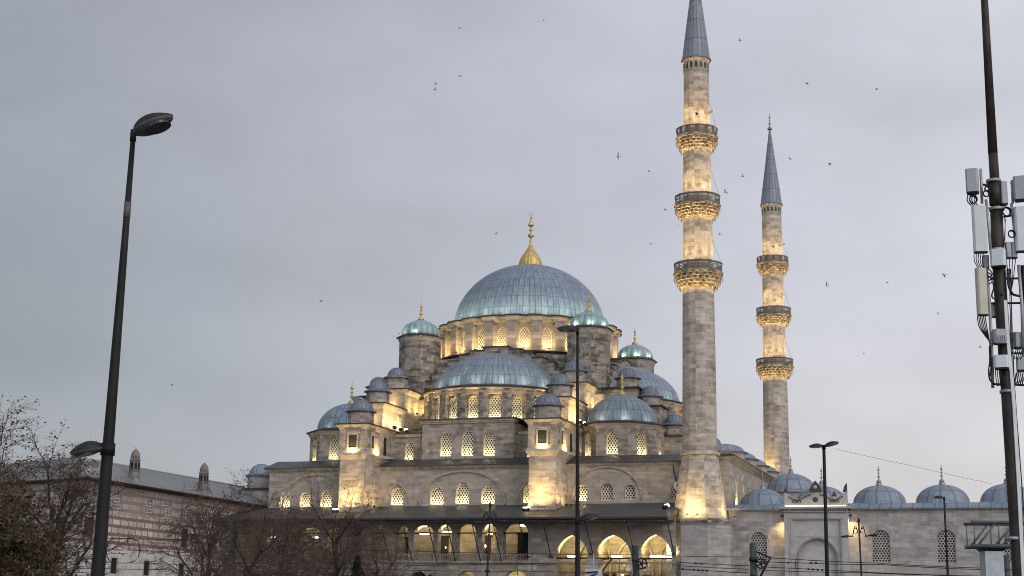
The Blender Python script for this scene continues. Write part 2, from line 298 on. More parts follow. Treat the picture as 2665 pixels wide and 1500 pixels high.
# ------------------------------------------------------------------ mesh helpers
class MB:
    def __init__(s): s.v = []; s.f = []; s.uv = []; s.sm = []; s.mi = []
    def face(s, pts, uvs=None, smooth=False, mi=0):
        i = len(s.v); s.v += [tuple(p) for p in pts]; s.f.append(tuple(range(i, i+len(pts)))); s.sm.append(smooth); s.mi.append(mi)
        if uvs is None:
            a, b, c = Vector(pts[0]), Vector(pts[1]), Vector(pts[2]); n = (b-a).cross(c-a)
            if n.length > 1e-12: n.normalize()
            if abs(n.z) > .75: uvs = [(p[0], p[1]) for p in pts]
            else:
                t = Vector((-n.y, n.x, 0)); t.normalize() if t.length > 1e-9 else None
                k = 1/max(.3, sqrt(max(0, 1-n.z*n.z))); uvs = [(p[0]*t.x + p[1]*t.y, p[2]*k) for p in pts]
        s.uv.append(list(uvs))
    def box(s, x0, x1, y0, y1, z0, z1, mi=0):
        P = [(x0, y0, z0), (x1, y0, z0), (x1, y1, z0), (x0, y1, z0), (x0, y0, z1), (x1, y0, z1), (x1, y1, z1), (x0, y1, z1)]
        for q in ((3, 2, 1, 0), (4, 5, 6, 7), (0, 1, 5, 4), (1, 2, 6, 5), (2, 3, 7, 6), (3, 0, 4, 7)): s.face([P[i] for i in q], mi=mi)
    def frustum(s, a, z0, b, z1, mi=0):   # a,b = (x0,x1,y0,y1)
        P = [(a[0], a[2], z0), (a[1], a[2], z0), (a[1], a[3], z0), (a[0], a[3], z0), (b[0], b[2], z1), (b[1], b[2], z1), (b[1], b[3], z1), (b[0], b[3], z1)]
        for q in ((3, 2, 1, 0), (4, 5, 6, 7), (0, 1, 5, 4), (1, 2, 6, 5), (2, 3, 7, 6), (3, 0, 4, 7)): s.face([P[i] for i in q], mi=mi)
    def lathe(s, prof, n, c=(0, 0), a0=0.0, a1=2*pi, smooth=True, seams=None, rmod=None, ph=0.0, mi=0):
        full = abs(a1-a0-2*pi) < 1e-6; base = len(s.v); arc = [0]
        for i in range(1, len(prof)): arc.append(arc[-1] + math.dist(prof[i], prof[i-1]))
        rm = max(p[0] for p in prof)
        for (r, z) in prof:
            for k in range(n+1):
                a = a0 + (a1-a0)*k/n + ph; q = r*(rmod(a, r, z) if rmod else 1); s.v.append((c[0]+q*sin(a), c[1]-q*cos(a), z))
        for i in range(len(prof)-1):
            for k in range(n):
                A = base+i*(n+1)+k; B = A+1; D = A+n+1; Cc = D+1
                f = (A, B, Cc, D); u0, u1 = k/n, (k+1)/n
                if seams: uu = (u0*seams, u1*seams); va, vb = arc[i], arc[i+1]; U = [(uu[0], va), (uu[1], va), (uu[1], vb), (uu[0], vb)]
                else:
                    L = (a1-a0)*rm; U = [(u0*L, arc[i] if abs(prof[i+1][1]-prof[i][1]) < .5*abs(prof[i+1][0]-prof[i][0]) else prof[i][1]), (u1*L, prof[i][1]), (u1*L, prof[i+1][1]), (u0*L, prof[i+1][1])]
                    U[0] = (U[0][0], prof[i][1])
                s.f.append(f); s.uv.append(U); s.sm.append(smooth); s.mi.append(mi)
    def tube(s, pts, r, n=6, r1=None, cap=True, mi=0):
        pts = [Vector(p) for p in pts]; base = len(s.v); m = len(pts); L = 0
        for i, p in enumerate(pts):
            d = (pts[min(i+1, m-1)] - pts[max(i-1, 0)]); d = d.normalized() if d.length > 0 else Vector((0, 0, 1))
            a = d.cross(Vector((0, 0, 1)) if abs(d.z) < .9 else Vector((1, 0, 0))).normalized(); b = d.cross(a)
            rr = r if r1 is None else r + (r1-r)*i/(m-1)
            for k in range(n):
                t = 2*pi*k/n; s.v.append(tuple(p + a*(rr*cos(t)) + b*(rr*sin(t))))
        for i in range(m-1):
            for k in range(n):
                k2 = (k+1) % n; s.f.append((base+i*n+k, base+(i+1)*n+k, base+(i+1)*n+k2, base+i*n+k2)); s.uv.append([(k/n, i), (k/n, i+1), ((k+1)/n, i+1), ((k+1)/n, i)]); s.sm.append(n > 4); s.mi.append(mi)
        if cap:
            for i, rev in ((0, False), (m-1, True)):
                q = [base+i*n+k for k in range(n)]; q = q[::-1] if rev else q
                s.f.append(tuple(q)); s.uv.append([(0, 0)]*n); s.sm.append(False); s.mi.append(mi)
    def prism(s, poly, fr, d0, d1, mi=0):   # poly (s,z) outline extruded in a wall frame from depth d0 to d1 (inwards positive)
        F = [fr(a, z, d0) for a, z in poly]; B = [fr(a, z, d1) for a, z in poly]; n = len(poly)
        for tri in geometry.tessellate_polygon([[Vector((a, z, 0)) for a, z in poly]]):
            s.face([F[i] for i in tri], [poly[i] for i in tri], mi=mi); s.face([B[i] for i in tri][::-1], [poly[i] for i in tri][::-1], mi=mi)
        for i in range(n): j = (i+1) % n; s.face([F[i], B[i], B[j], F[j]], mi=mi)
    def panel(s, outer, holes, fr, depth, mi=0, d0=0.0):
        loops = [[Vector((a, z, 0)) for a, z in outer]] + [[Vector((a, z, 0)) for a, z in h] for h in holes]; flat = [p for l in loops for p in l]
        for tri in geometry.tessellate_polygon(loops):
            P = [fr(flat[i].x, flat[i].y, d0) for i in tri]; s.face(P, [(flat[i].x, flat[i].y) for i in tri], mi=mi)
        for h in holes:
            for i in range(len(h)):
                a, b = h[i], h[(i+1) % len(h)]; s.face([fr(*a, d0), fr(*b, d0), fr(*b, depth), fr(*a, depth)], mi=mi)
    def build(s, name, mats, parent=None, matrix=None):
        me = bpy.data.meshes.new(name); me.from_pydata(s.v, [], s.f)
        ul = me.uv_layers.new(name='UVMap'); flat = [c for f in s.uv for p in f for c in p]; ul.data.foreach_set('uv', flat)
        me.polygons.foreach_set('use_smooth', s.sm)
        for m in (mats if isinstance(mats, (list, tuple)) else [mats]): me.materials.append(m)
        me.polygons.foreach_set('material_index', s.mi)
        if matrix: me.transform(matrix)
        me.update(); o = bpy.data.objects.new(name, me); COL.objects.link(o)
        if parent: o.parent = parent
        return o
def frame(ox, oy, ang=0.0):   # wall frame: s along the wall, outward normal to the right-hand front; depth goes inwards
    dx, dy = cos(ang), sin(ang); nx, ny = sin(ang), -cos(ang)
    return lambda a, z, d=0.0: (ox + dx*a - nx*d, oy + dy*a - ny*d, z)
def arch(cx, w, z0, spring, apex, n=7):   # pointed arch outline, counter-clockwise
    h = w/2; rise = apex-spring; pts = [(cx-h, z0), (cx+h, z0)]
    Rr = (h*h + rise*rise)/(2*h); Rr = max(Rr, h*1.0)
    if rise < h: # four-centred, drawn as a blended curve
        rgt = [(cx + h*(1-(i/n)**1.6 if False else cos(pi/2*i/n)**.8), spring + rise*(sin(pi/2*i/n)*.86 + .14*i/n)) for i in range(n+1)]
    else:
        th = math.acos((Rr-h)/Rr) if Rr > h else pi/2
        rgt = [(cx + h - Rr + Rr*cos(th*i/n), spring + Rr*sin(th*i/n)*(rise/(Rr*sin(th)))) for i in range(n+1)]
    pts += rgt + [(2*cx-x, z) for x, z in rgt[-2::-1]]
    return pts
def arch_curve(cx, w, spring, apex, n=10): return arch(cx, w, spring, spring, apex, n)[2:]
def empty(name, loc=(0, 0, 0), rz=0.0):
    o = bpy.data.objects.new(name, None); COL.objects.link(o); o.location = loc; o.rotation_euler = (0, 0, rz); o.empty_display_size = .5; return o
def tag(o, label=None, cat=None, group=None, kind=None):
    for k, x in (('label', label), ('category', cat), ('group', group), ('kind', kind)):
        if x: o[k] = x
    return o
def kids(o): return [c for c in list(bpy.data.objects) if c.parent == o]
def copy_tree(o, parent=None):
    c = o.copy(); COL.objects.link(c)
    if parent: c.parent = parent
    for ch in kids(o): copy_tree(ch, c)
    return c
TH = R(19); MO = Vector((2.2, 180, 0)); EU = Vector((cos(TH), -sin(TH), 0)); EV = Vector((sin(TH), cos(TH), 0))
def W(u, v, z): return MO + EU*u + EV*v + Vector((0, 0, z))     # mosque plan to world
def at(px, py, Y):      # survey helper: the point at distance Y seen in the 2665 x 1500 photograph at (px, py)
    d = fw + rt*((px-1332.5)/3931) - up*((py-750)/3931); return Vector((0, 0, EYE)) + d*(Y/d.y)

# ------------------------------------------------------------------ ground
def build_ground():
    m = MB(); m.face([(-1500, -400, 0), (1500, -400, 0), (1500, 3000, 0), (-1500, 3000, 0)]); g = m.build('ground', M['paving']); tag(g, kind='structure')
    m = MB(); m.box(-400, 400, 30, 66, -.5, .004); o = m.build('road', M['asphalt']); tag(o, kind='structure')
    m = MB()
    for i in range(-40, 40): m.box(i*6, i*6+3, 41.9, 42.05, .0041, .008)
    o = m.build('road_marking', M['paint']); tag(o, kind='structure')
    m = MB()
    for y in (29.7, 66): m.box(-400, 400, y, y+.3, 0, .14)
    o = m.build('kerb', M['stone_grey']); tag(o, kind='structure')
    m = MB()
    for y in (80, 81.435, 84, 85.435): m.box(-400, 400, y, y+.07, -.05, .012)
    o = m.build('tram_rails', M['rail']); tag(o, kind='structure')
build_ground()

# ------------------------------------------------------------------ mosque
MOSQUE = empty('mosque', W(0, 0, 0), -TH)
tag(MOSQUE, 'great domed stone mosque floodlit in warm light with cascading lead half domes', 'mosque')
FRONT = frame(0, -23)
def finial(mb, c, z, h, k=1.0, crescent=False):   # alem: bulb, neck, bulbs, tip
    P = [(.0, 0), (.30, .0), (.34, .05), (.22, .13), (.07, .20), (.05, .26), (.16, .31), (.17, .36), (.05, .42), (.045, .47), (.12, .51), (.12, .55), (.04, .59), (.04, .64), (.15, .68), (.10, .76), (.035, .82), (.06, .855), (.03, .89), (.015, 1.0)]
    mb.lathe([(r*h*.5*k, z+q*h) for r, q in P], 12, c)
    if crescent:
        z0 = z+h; rr = h*.055
        pts = [(c[0]+rr*.75*sin(t), c[1], z0+rr-rr*cos(t)) for t in [R(-165+330*i/16)+pi*0 for i in range(17)]]
        mb.tube(pts, h*.010, 5)
def window(parent, fr, cx, z0, w, spring, apex, depth, mat='lat', lit=0.0):
    p = arch(cx, w, z0, spring, apex); m = MB(); q = [(a, z) for a, z in p]
    for tri in geometry.tessellate_polygon([[Vector((a, z, 0)) for a, z in q]]):
        m.face([fr(*q[i], depth) for i in tri], [(q[i][0]-cx, q[i][1]-z0) for i in tri])
    # raised stucco border
    inn = arch(cx, w-.14, z0+.06, spring, apex-.08); n = len(p)
    for i in range(n):
        j = (i+1) % n; m.face([fr(*p[i], depth-.05), fr(*p[j], depth-.05), fr(*inn[j], depth-.05), fr(*inn[i], depth-.05)], [(0.15, 0.0)]*4, mi=1)
        m.face([fr(*inn[i], depth-.05), fr(*inn[j], depth-.05), fr(*inn[j], depth), fr(*inn[i], depth)], [(0.15, 0)]*4, mi=1)
    o = m.build('window', [M[mat], M['stucco'] if mat == 'lat' else M['marble']], parent)
    if lit:      # lamp bar hidden on the sill, turned up at the lattice
        key = (round(w, 2), lit)
        if key not in WL: l = bpy.data.lights.new('sill_light', 'AREA'); l.shape = 'RECTANGLE'; l.size = w*.8; l.size_y = .07; l.energy = lit*2.3; l.color = (1.0, .84, .42); WL[key] = l
        lo = bpy.data.objects.new('sill_light', WL[key]); COL.objects.link(lo); lo.parent = o
        p = Vector(fr(cx, z0+.05, .04)); q = Vector(fr(cx, z0+.9, depth)); lo.location = p; lo.rotation_euler = (q-p).to_track_quat('-Z', 'Y').to_euler()
    return o
WL = {}
def hood(mb, fr, cx, w, spring, apex, proud=.06, t=.12, foot=None, mi=0):   # thin arched moulding standing proud
    c = arch_curve(cx, w, spring, apex); o = arch_curve(cx, w+2*t, spring, apex+t)
    if foot is not None: c = [(cx+w/2, foot)] + c + [(cx-w/2, foot)]; o = [(cx+w/2+t, foot)] + o + [(cx-w/2-t, foot)]
    for i in range(len(c)-1):
        a, b, d, e = c[i], c[i+1], o[i+1], o[i]
        mb.face([fr(*a, -proud), fr(*b, -proud), fr(*d, -proud), fr(*e, -proud)], mi=mi)
        mb.face([fr(*a, 0), fr(*b, 0), fr(*b, -proud), fr(*a, -proud)], mi=mi); mb.face([fr(*e, -proud), fr(*d, -proud), fr(*d, 0), fr(*e, 0)], mi=mi)
def ell(a, h, z0, n, start=0.0): return [(a*cos(t), z0+h*sin(t)) for t in [start+(pi/2-start)*i/n for i in range(n)]] + [(0.02, z0+h)]
def rib_cap(mb, c, z, r, h, n=16, amp=.05, seg=6):   # small fluted lead cap
    prof = [(r*cos(t), z+h*sin(t)) for t in [pi/2*i/8 for i in range(8)]] + [(.02, z+h)]
    mb.lathe(prof, n*seg, c, seams=n, rmod=lambda a, q, zz: 1+amp*(abs(sin(a*n/2))-.6))
def oct_ring(mb, c, r, prof, n=8, mi=0, seams=None): # n-sided mouldings: prof = [(dr,z)]
    mb.lathe([(r+d, z) for d, z in prof], n, c, smooth=False, ph=pi/n, mi=mi, seams=seams)

# main dome, drum
m = MB(); m.lathe(ell(9.25, 8.25, 36.12, 26), 160, seams=80); MAIN_DOME = m.build('main_dome', M['lead'], MOSQUE)
m = MB()
prof = [(1.55*cos(t)+.04, 44.45+1.15*sin(t)*1.0) for t in [pi/2*i/8 for i in range(9)]]
m.lathe([(1.36, 44.2), (1.42, 44.5), (1.34, 44.95), (1.10, 45.5), (.76, 46.0), (.5, 46.4), (.28, 46.8), (.16, 47.2), (.12, 47.5)], 96, smooth=True, rmod=lambda a, r, z: 1+.05*(abs(sin(a*10))-.5)*(1 if r > .3 else 0))
m.lathe([(.12, 47.4), (.2, 47.5), (.10, 47.62), (.09, 47.9), (.34, 48.1), (.40, 48.25), (.30, 48.4), (.10, 48.5), (.09, 48.85), (.24, 48.92), (.24, 49.0), (.08, 49.08), (.08, 49.35), (.32, 49.45), (.36, 49.6), (.22, 49.95), (.08, 50.25), (.06, 50.35), (.19, 50.42), (.06, 50.5), (.04, 50.6)], 14)
m.tube([(.20*sin(t), 0, 50.86-.27*cos(t)) for t in [R(-170+340*i/20)+pi for i in range(21)]][::-1], .035, 6); m.tube([(0, 0, 50.55), (0, 0, 50.66)], .04, 6)
m.build('finial', M['gold'], MAIN_DOME)
NB = 24; m = MB(); BAY = 2*pi/NB; r_w, r_p = 10.15, 10.75
DRUM_WIN = []
for k in range(NB):
    a = k*BAY; hw = .72        # window bay, facing outward at angle a (0 = front)
    fr = frame(sin(a)*r_w, -cos(a)*r_w, a); full = r_w*math.tan(BAY/2)
    wp = arch(0, 1.15, 32.45, 34.15, 34.95)
    m.panel([(-full, 32.0), (full, 32.0), (full, 35.6), (-full, 35.6)], [wp], fr, .4)
    DRUM_WIN.append((fr, a))
    b = a+BAY/2; fb = frame(sin(b)*r_p, -cos(b)*r_p, b)   # buttress between the bays
    m.prism([(-.62, 32.0), (.62, 32.0), (.62, 35.5), (-.62, 35.5)], fb, 0.0, .9)
    m.prism([(-.70, 35.0), (.70, 35.0), (.70, 35.12), (-.70, 35.12)], fb, -.07, .6)
DRUM = m.build('dome_drum', M['stone_light'], MOSQUE)
for fr, a in DRUM_WIN: window(DRUM, fr, 0, 32.45, 1.15, 34.15, 34.95, .34, lit=6 if cos(a) > -.3 else 0)
m = MB(); rm = lambda a, r, z: 1 + (.016 if abs(((a/BAY) % 1)-.5) < .30 else -.016)
m.lathe([(10.3, 35.35), (10.62, 35.55), (10.66, 35.72), (10.86, 35.85), (10.92, 36.0)], 24*8, rmod=rm, smooth=False)
m.build('drum_cornice', M['cornice'], DRUM)
m = MB(); m.lathe([(10.92, 36.0), (11.06, 36.0), (11.08, 36.12), (9.35, 36.55), (9.0, 36.5)], 24*8, rmod=rm, smooth=False); m.build('cornice_leading', M['lead_edge'], DRUM)
m = MB(); m.lathe([(10.2, 31.55), (11.05, 31.62), (11.45, 31.72), (11.5, 31.86), (11.3, 31.95), (10.0, 32.12)], 96, smooth=False); m.build('drum_ledge', M['lead_edge'], DRUM)
m = MB(); m.lathe([(11.0, 29.0), (11.0, 31.3), (11.15, 31.45), (11.15, 31.65)], 96, smooth=False); m.build('drum_base_wall', M['stone'], DRUM)
# square base below the drum
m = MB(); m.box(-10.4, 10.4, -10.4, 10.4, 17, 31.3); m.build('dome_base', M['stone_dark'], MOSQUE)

# one side: stepped great arch, half dome, its drum, and the wall below
SIDE = empty('side_bay', (0, 0, 0)); SIDE.parent = MOSQUE
def build_side():
    parts = []
    fr = frame(0, -12.2)
    tops = [(1.55, 32.15), (3.05, 31.8), (4.36, 31.35), (5.66, 30.75), (6.95, 30.1), (7.6, 29.3), (8.3, 28.5), (9.0, 27.6)]
    out = [(-9.6, 23.0), (9.6, 23.0), (9.6, 26.4)]; px = 9.6; right = []
    zs = [t[1] for t in tops]; xs = [t[0] for t in tops]
    prev_z = 26.4
    for x, z in zip(xs[::-1], zs[::-1]): right += [(x+.0, prev_z), (x, z)]; prev_z = z
    right = [(9.6, 26.4), (9.0, 26.4)] + right[1:]
    out = [(-9.6, 23.0), (9.6, 23.0)] + right + [(-x, z) for x, z in right[::-1]]
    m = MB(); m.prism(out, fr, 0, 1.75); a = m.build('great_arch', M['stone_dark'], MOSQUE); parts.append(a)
    m = MB(); pz = 26.4                                   # lead covering on every step
    seq = [(9.0, 27.6), (8.3, 28.5), (7.6, 29.3), (6.95, 30.1), (5.66, 30.75), (4.36, 31.35), (3.05, 31.8), (1.55, 32.15)]
    nxt = [8.3, 7.6, 6.95, 5.66, 4.36, 3.05, 1.55, 0]
    for (x, z), xi in zip(seq, nxt):
        for sg in (-1, 1):
            x0, x1 = sorted((sg*(x+.1), sg*xi)); m.box(x0, x1, -12.32, -10.6, z+.003, z+.13)
            if xi: x0, x1 = sorted((sg*(xi+.003), sg*(xi+.09)))
    m.build('step_leading', M['lead_step'], a)
    # half dome
    m = MB(); m.lathe(ell(7.2, 4.7, 26.75, 18), 80, (0, -11.2), -pi/2-.12, pi/2+.12, seams=38); hd = m.build('half_dome', M['lead'], MOSQUE); parts.append(hd)
    # drum of the half dome with piers and windows
    m = MB(); st = R(18); rw, rp = 7.75, 8.2; wins = []
    for k in range(-5, 6):
        a_ = k*st; f = frame(sin(a_)*rw, -11.2-cos(a_)*rw, a_); full = rw*math.tan(st/2)
        wp = arch(0, 1.22, 23.05, 24.95, 25.65); m.panel([(-full, 22.6), (full, 22.6), (full, 26.4), (-full, 26.4)], [wp], f, .42); wins.append(f)
        b = a_+st/2
        if k < 5: fb = frame(sin(b)*rp, -11.2-cos(b)*rp, b); m.prism([(-.50, 22.6), (.50, 22.6), (.50, 26.2), (-.50, 26.2)], fb, 0, .8)
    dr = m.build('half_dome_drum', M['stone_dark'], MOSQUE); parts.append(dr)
    for f in wins: window(dr, f, 0, 23.05, 1.22, 24.95, 25.65, .36, lit=11)
    m = MB(); 
    for k in range(-5, 6):
        a_ = k*st; f = frame(sin(a_)*8.05, -11.2-cos(a_)*8.05, a_); m.prism([(-.98, 25.95), (.98, 25.95), (1.08, 26.4), (-1.08, 26.4)], f, -.02, .5); m.prism([(-.90, 25.80), (.90, 25.80), (.96, 25.93), (-.96, 25.93)], f, .09, .5)
    m.lathe([(7.9, 26.2), (8.25, 26.42), (8.3, 26.5)], 60, (0, -11.2), -pi/2, pi/2, smooth=False); m.build('drum_cornice', M['cornice'], dr)
    m = MB(); m.lathe([(8.3, 26.5), (8.55, 26.52), (8.56, 26.66), (7.2, 27.0), (7.0, 26.95)], 60, (0, -11.2), -pi/2, pi/2, smooth=False); m.build('cornice_leading', M['lead_edge'], dr)
    # wall below the half dome, with three windows, and the lower shoulders beside it
    f = frame(0, -20.5); ws = [(-2.45, 1.32, 18.95, 20.75, 21.45), (0, 1.36, 18.95, 21.0, 21.8), (2.45, 1.32, 18.95, 20.75, 21.45)]
    m = MB(); m.panel([(-5.2, 17), (5.2, 17), (5.2, 22.45), (-5.2, 22.45)], [arch(c, w, z0, s, a) for c, w, z0, s, a in ws], f, .45)
    for sx in (-1, 1): m.face([(sx*5.2, -20.5, 17), (sx*5.2, -12, 17), (sx*5.2, -12, 22.45), (sx*5.2, -20.5, 22.45)])
    for c, w, z0, s, a in ws: hood(m, f, c, w+.35, s, a+.3, .05, .09)
    fs = frame(0, -19.7)
    for sx in (-1, 1):
        cx = sx*7.6; m.panel([(cx-2.6, 17), (cx+2.6, 17), (cx+2.6, 21.2), (cx-2.6, 21.2)], [arch(sx*7.0, 1.0, 18.7, 20.2, 20.8)], fs, .3)
    wl = m.build('exedra_wall', M['stone'], MOSQUE); parts.append(wl)
    for c, w, z0, s, a in ws: window(wl, f, c, z0, w, s, a, .4, lit=11)
    for sx in (-1, 1): window(wl, fs, sx*7.0, 18.7, 1.0, 20.2, 20.8, .28, lit=8)
    m = MB(); m.box(-5.35, 5.35, -20.65, -19.5, 22.45, 22.62); m.box(-5.45, 5.45, -20.78, -19.5, 22.623, 22.8)
    for sx in (-1, 1): x0, x1 = sorted((sx*5.5, sx*9.6)); m.box(x0, x1, -19.95, -19.0, 21.2, 21.55)
    m.build('wall_cornice', M['cornice'], wl)
    m = MB(); m.box(-5.55, 5.55, -20.92, -11, 22.803, 22.95)
    for sx in (-1, 1):
        x0, x1 = sorted((sx*5.48, sx*9.6)); m.face([(x0, -20.05, 21.553), (x1, -20.05, 21.553), (x1, -12.0, 23.2), (x0, -12.0, 23.2)]); m.box(x0, x1, -20.08, -19.8, 21.553, 21.66)
    m.build('wall_leading', M['roof'], wl)
    return parts
SIDE_PARTS = build_side()
for k in (1, 2, 3):
    for o in SIDE_PARTS: c = copy_tree(o, MOSQUE); c.rotation_euler = (0, 0, k*pi/2)
bpy.data.objects.remove(SIDE)

# weight turrets at the corners of the dome base
def weight_turret():
    c = (10.5, -10.5); m = MB()
    oct_ring(m, c, 2.42, [(0, 25.5), (0, 33.55)]); t = m.build('weight_turret', M['stone_dark'], MOSQUE)
    m = MB(); oct_ring(m, c, 2.42, [(.02, 33.3), (.12, 33.5), (.15, 33.65), (.3, 33.8)]); m.build('turret_cornice', M['cornice'], t)
    m = MB(); oct_ring(m, c, 2.42, [(.3, 33.8), (.42, 33.82), (.42, 33.92), (-.25, 34.2), (-.5, 34.2)]); m.build('turret_leading', M['lead_edge'], t)
    m = MB(); prof = [(2.14, 34.12), (2.2, 34.35), (2.14, 34.75), (1.95, 35.15), (1.6, 35.5), (1.1, 35.8), (.55, 36.0), (.1, 36.12)]
    m.lathe(prof, 128, c, seams=16, rmod=lambda a, r, z: 1+.07*(abs(sin(a*8))-.6)); m.build('turret_dome', M['lead_green'], t)
    m = MB(); finial(m, c, 36.05, 2.3); m.build('finial', M['gold'], t)
    m = MB(); m.box(c[0]-2.5, c[0]+2.5, c[1]-2.5, c[1]+2.5, 17, 26.3); m.build('turret_base', M['stone'], t)
    return t
T0 = weight_turret()
# corner domes
def corner_dome():
    c = (15.7, -15.6); m = MB(); ap = 4.12; fulls = ap*math.tan(pi/8); wins = []
    for k in range(8):
        a = k*pi/4; f = frame(c[0]+sin(a)*ap, c[1]-cos(a)*ap, a); wp = arch(0, 1.25, 18.95, 20.65, 21.35)
        m.panel([(-fulls, 17), (fulls, 17), (fulls, 21.75), (-fulls, 21.75)], [wp], f, .45); wins.append(f); hood(m, f, 0, 1.6, 20.7, 21.62, .05, .1)
    t = m.build('corner_drum', M['stone'], MOSQUE)
    for f in wins: window(t, f, 0, 18.95, 1.25, 20.65, 21.35, .38, lit=10)
    R8 = ap/cos(pi/8); m = MB(); oct_ring(m, c, R8, [(.0, 21.6), (.1, 21.72), (.14, 21.85), (.34, 22.02), (.36, 22.12)]); m.build('drum_cornice', M['cornice'], t)
    m = MB(); oct_ring(m, c, R8, [(.36, 22.12), (.5, 22.14), (.5, 22.24), (-.35, 22.5), (-.7, 22.5)]); m.build('cornice_leading', M['lead_edge'], t)
    m = MB(); m.lathe(ell(3.8, 3.32, 22.35, 14), 96, c, seams=30); m.build('corner_dome', M['lead'], t)
    m = MB(); finial(m, c, 25.62, 2.6); m.build('finial', M['gold'], t)
    return t
C0 = corner_dome()
for k in (1, 2, 3):
    for o in (T0, C0):
        c = copy_tree(o, MOSQUE); c.rotation_euler = (0, 0, k*pi/2)
        if k == 3 and o is T0: c.location.x = .6
        if k == 3 and o is C0: c.location.x = -.35

# stepped buttress piers
def cap_turret(parent, c, z0, zb, rd, rb, rc, h):
    m = MB(); oct_ring(m, c, rd, [(0, z0), (0, zb)], 8); t = m.build('pier_turret', M['stone'], parent)
    m = MB(); m.lathe([(rd, zb-.12), (rb, zb-.02), (rb, zb+.06), (rc, zb+.28)], 16, c, smooth=False); rib_cap(m, c, zb+.25, rc, h, 14); m.build('turret_cap', M['lead_small'], t)
def cornice_box(mb, lb, x0, x1, y0, y1, z, o1=.12, o2=.34, h=.5):
    mb.frustum((x0-.02, x1+.02, y0-.02, y1), z, (x0-o1, x1+o1, y0-o1, y1), z+h*.45); mb.frustum((x0-o1-.06, x1+o1+.06, y0-o1-.06, y1), z+h*.452, (x0-o2, x1+o2, y0-o2, y1), z+h)
    lb.box(x0-o2-.1, x1+o2+.1, y0-o2-.1, y1, z+h+.003, z+h+.12)
def grilled(parent, fr, cx, z0, w, h):
    m = MB(); m.prism([(cx-w/2, z0), (cx+w/2, z0), (cx+w/2, z0+h), (cx-w/2, z0+h)], fr, -.02, .05, mi=0)
    t = .16
    for a, b, c_, d in ((cx-w/2-t, cx-w/2, z0-t, z0+h+t), (cx+w/2, cx+w/2+t, z0-t, z0+h+t), (cx-w/2, cx+w/2, z0+h, z0+h+t), (cx-w/2, cx+w/2, z0-t, z0)): m.prism([(a, c_), (b, c_), (b, d), (a, d)], fr, -.09, .05, mi=1)
    m.prism([(cx-w/2-.34, z0+h+t+.02), (cx+w/2+.34, z0+h+t+.02), (cx+w/2+.38, z0+h+t+.14), (cx-w/2-.38, z0+h+t+.14)], fr, -.16, .05, mi=1)
    return m.build('grilled_window', [M['grille'], M['cornice']], parent)
def front_pier(cx):
    x0, x1 = cx-1.42, cx+1.42; m = MB()
    m.box(x0, x1, -27, -22.5, 10, 18.05)
    m.box(x0-.12, x1+.12, -27.12, -19.3, 18.9, 21.2)
    m.box(x0, x1, -22.9, -17, 17, 23.95); m.box(x0, x1, -17, -12, 17, 26.35)
    p = m.build('buttress_pier', M['stone'], MOSQUE)
    m = MB(); l = MB()
    m.frustum((x0, x1, -27, -22.5), 18.05, (x0-.32, x1+.32, -27.32, -22.5), 18.55); m.frustum((x0-.3, x1+.3, -27.3, -22.4), 18.553, (x0-.13, x1+.13, -27.13, -19.3), 18.9)
    cornice_box(m, l, x0-.12, x1+.12, -27.12, -19.0, 21.2, .12, .36, .5); cornice_box(m, l, x0, x1, -22.9, -16.9, 23.95, .12, .3, .55); cornice_box(m, l, x0, x1, -17, -12, 26.35, .12, .3, .55)
    m.build('pier_cornice', M['cornice'], p); l.build('pier_leading', M['lead_edge'], p)
    cap_turret(p, (cx, -25.3), 21.8, 23.25, 1.38, 1.70, 1.28, 1.05); cap_turret(p, (cx, -21.1), 24.6, 26.0, 1.25, 1.55, 1.05, 1.05); cap_turret(p, (cx, -16.1), 27.0, 28.3, 1.25, 1.55, 1.05, 1.0)
    f = frame(0, -27.12); grilled(p, f, cx, 19.3, .95, 1.35)
    fs = frame(x1+.12, 0, pi/2); grilled(p, fs, -25.6, 19.35, .62, 1.35)
    m = MB(); m.prism([(-22.6, 18.95), (-21.9, 18.95), (-21.9, 20.7), (-22.25, 20.95), (-22.6, 20.7)], fs, -.012, .05); m.build('pier_door', M['dark'], p)
    return p
front_pier(-10.3); front_pier(10.5)
def side_pier(sx, cy):
    m = MB(); y0, y1 = cy-1.4, cy+1.4
    for xa, xb, z in ((12.5, 16.4, 27.0), (16.4, 19.0, 24.9), (19.0, 21.6, 21.6)): a, b = sorted((sx*xa, sx*xb)); m.box(a, b, y0, y1, 17, z)
    p = m.build('buttress_pier', M['stone'], MOSQUE); l = MB()
    for xa, xb, z in ((12.4, 16.7, 27.0), (16.3, 19.3, 24.9), (18.9, 21.9, 21.6)): a, b = sorted((sx*xa, sx*xb)); l.box(a, b, y0-.3, y1+.3, z, z+.14)
    l.build('pier_leading', M['lead_edge'], p)
    cap_turret(p, (sx*15.0, cy), 27.1, 28.25, 1.25, 1.55, 1.05, 1.05); cap_turret(p, (sx*17.5, cy), 25.0, 26.1, 1.25, 1.55, 1.05, 1.05); cap_turret(p, (sx*20.2, cy), 21.7, 22.9, 1.2, 1.5, 1.05, 1.1)
for sx in (-1, 1):
    for cy in (-10.5, 10.5): side_pier(sx, cy)
for cx in (-10.4, 10.4):   # back piers, plain steps
    m = MB(); m.box(cx-1.4, cx+1.4, 17, 22, 17, 24); m.box(cx-1.4, cx+1.4, 12, 17, 17, 27); p = m.build('buttress_pier', M['stone'], MOSQUE); cap_turret(p, (cx, 15.5), 27, 28.3, 1.25, 1.55, 1.05, 1.0)

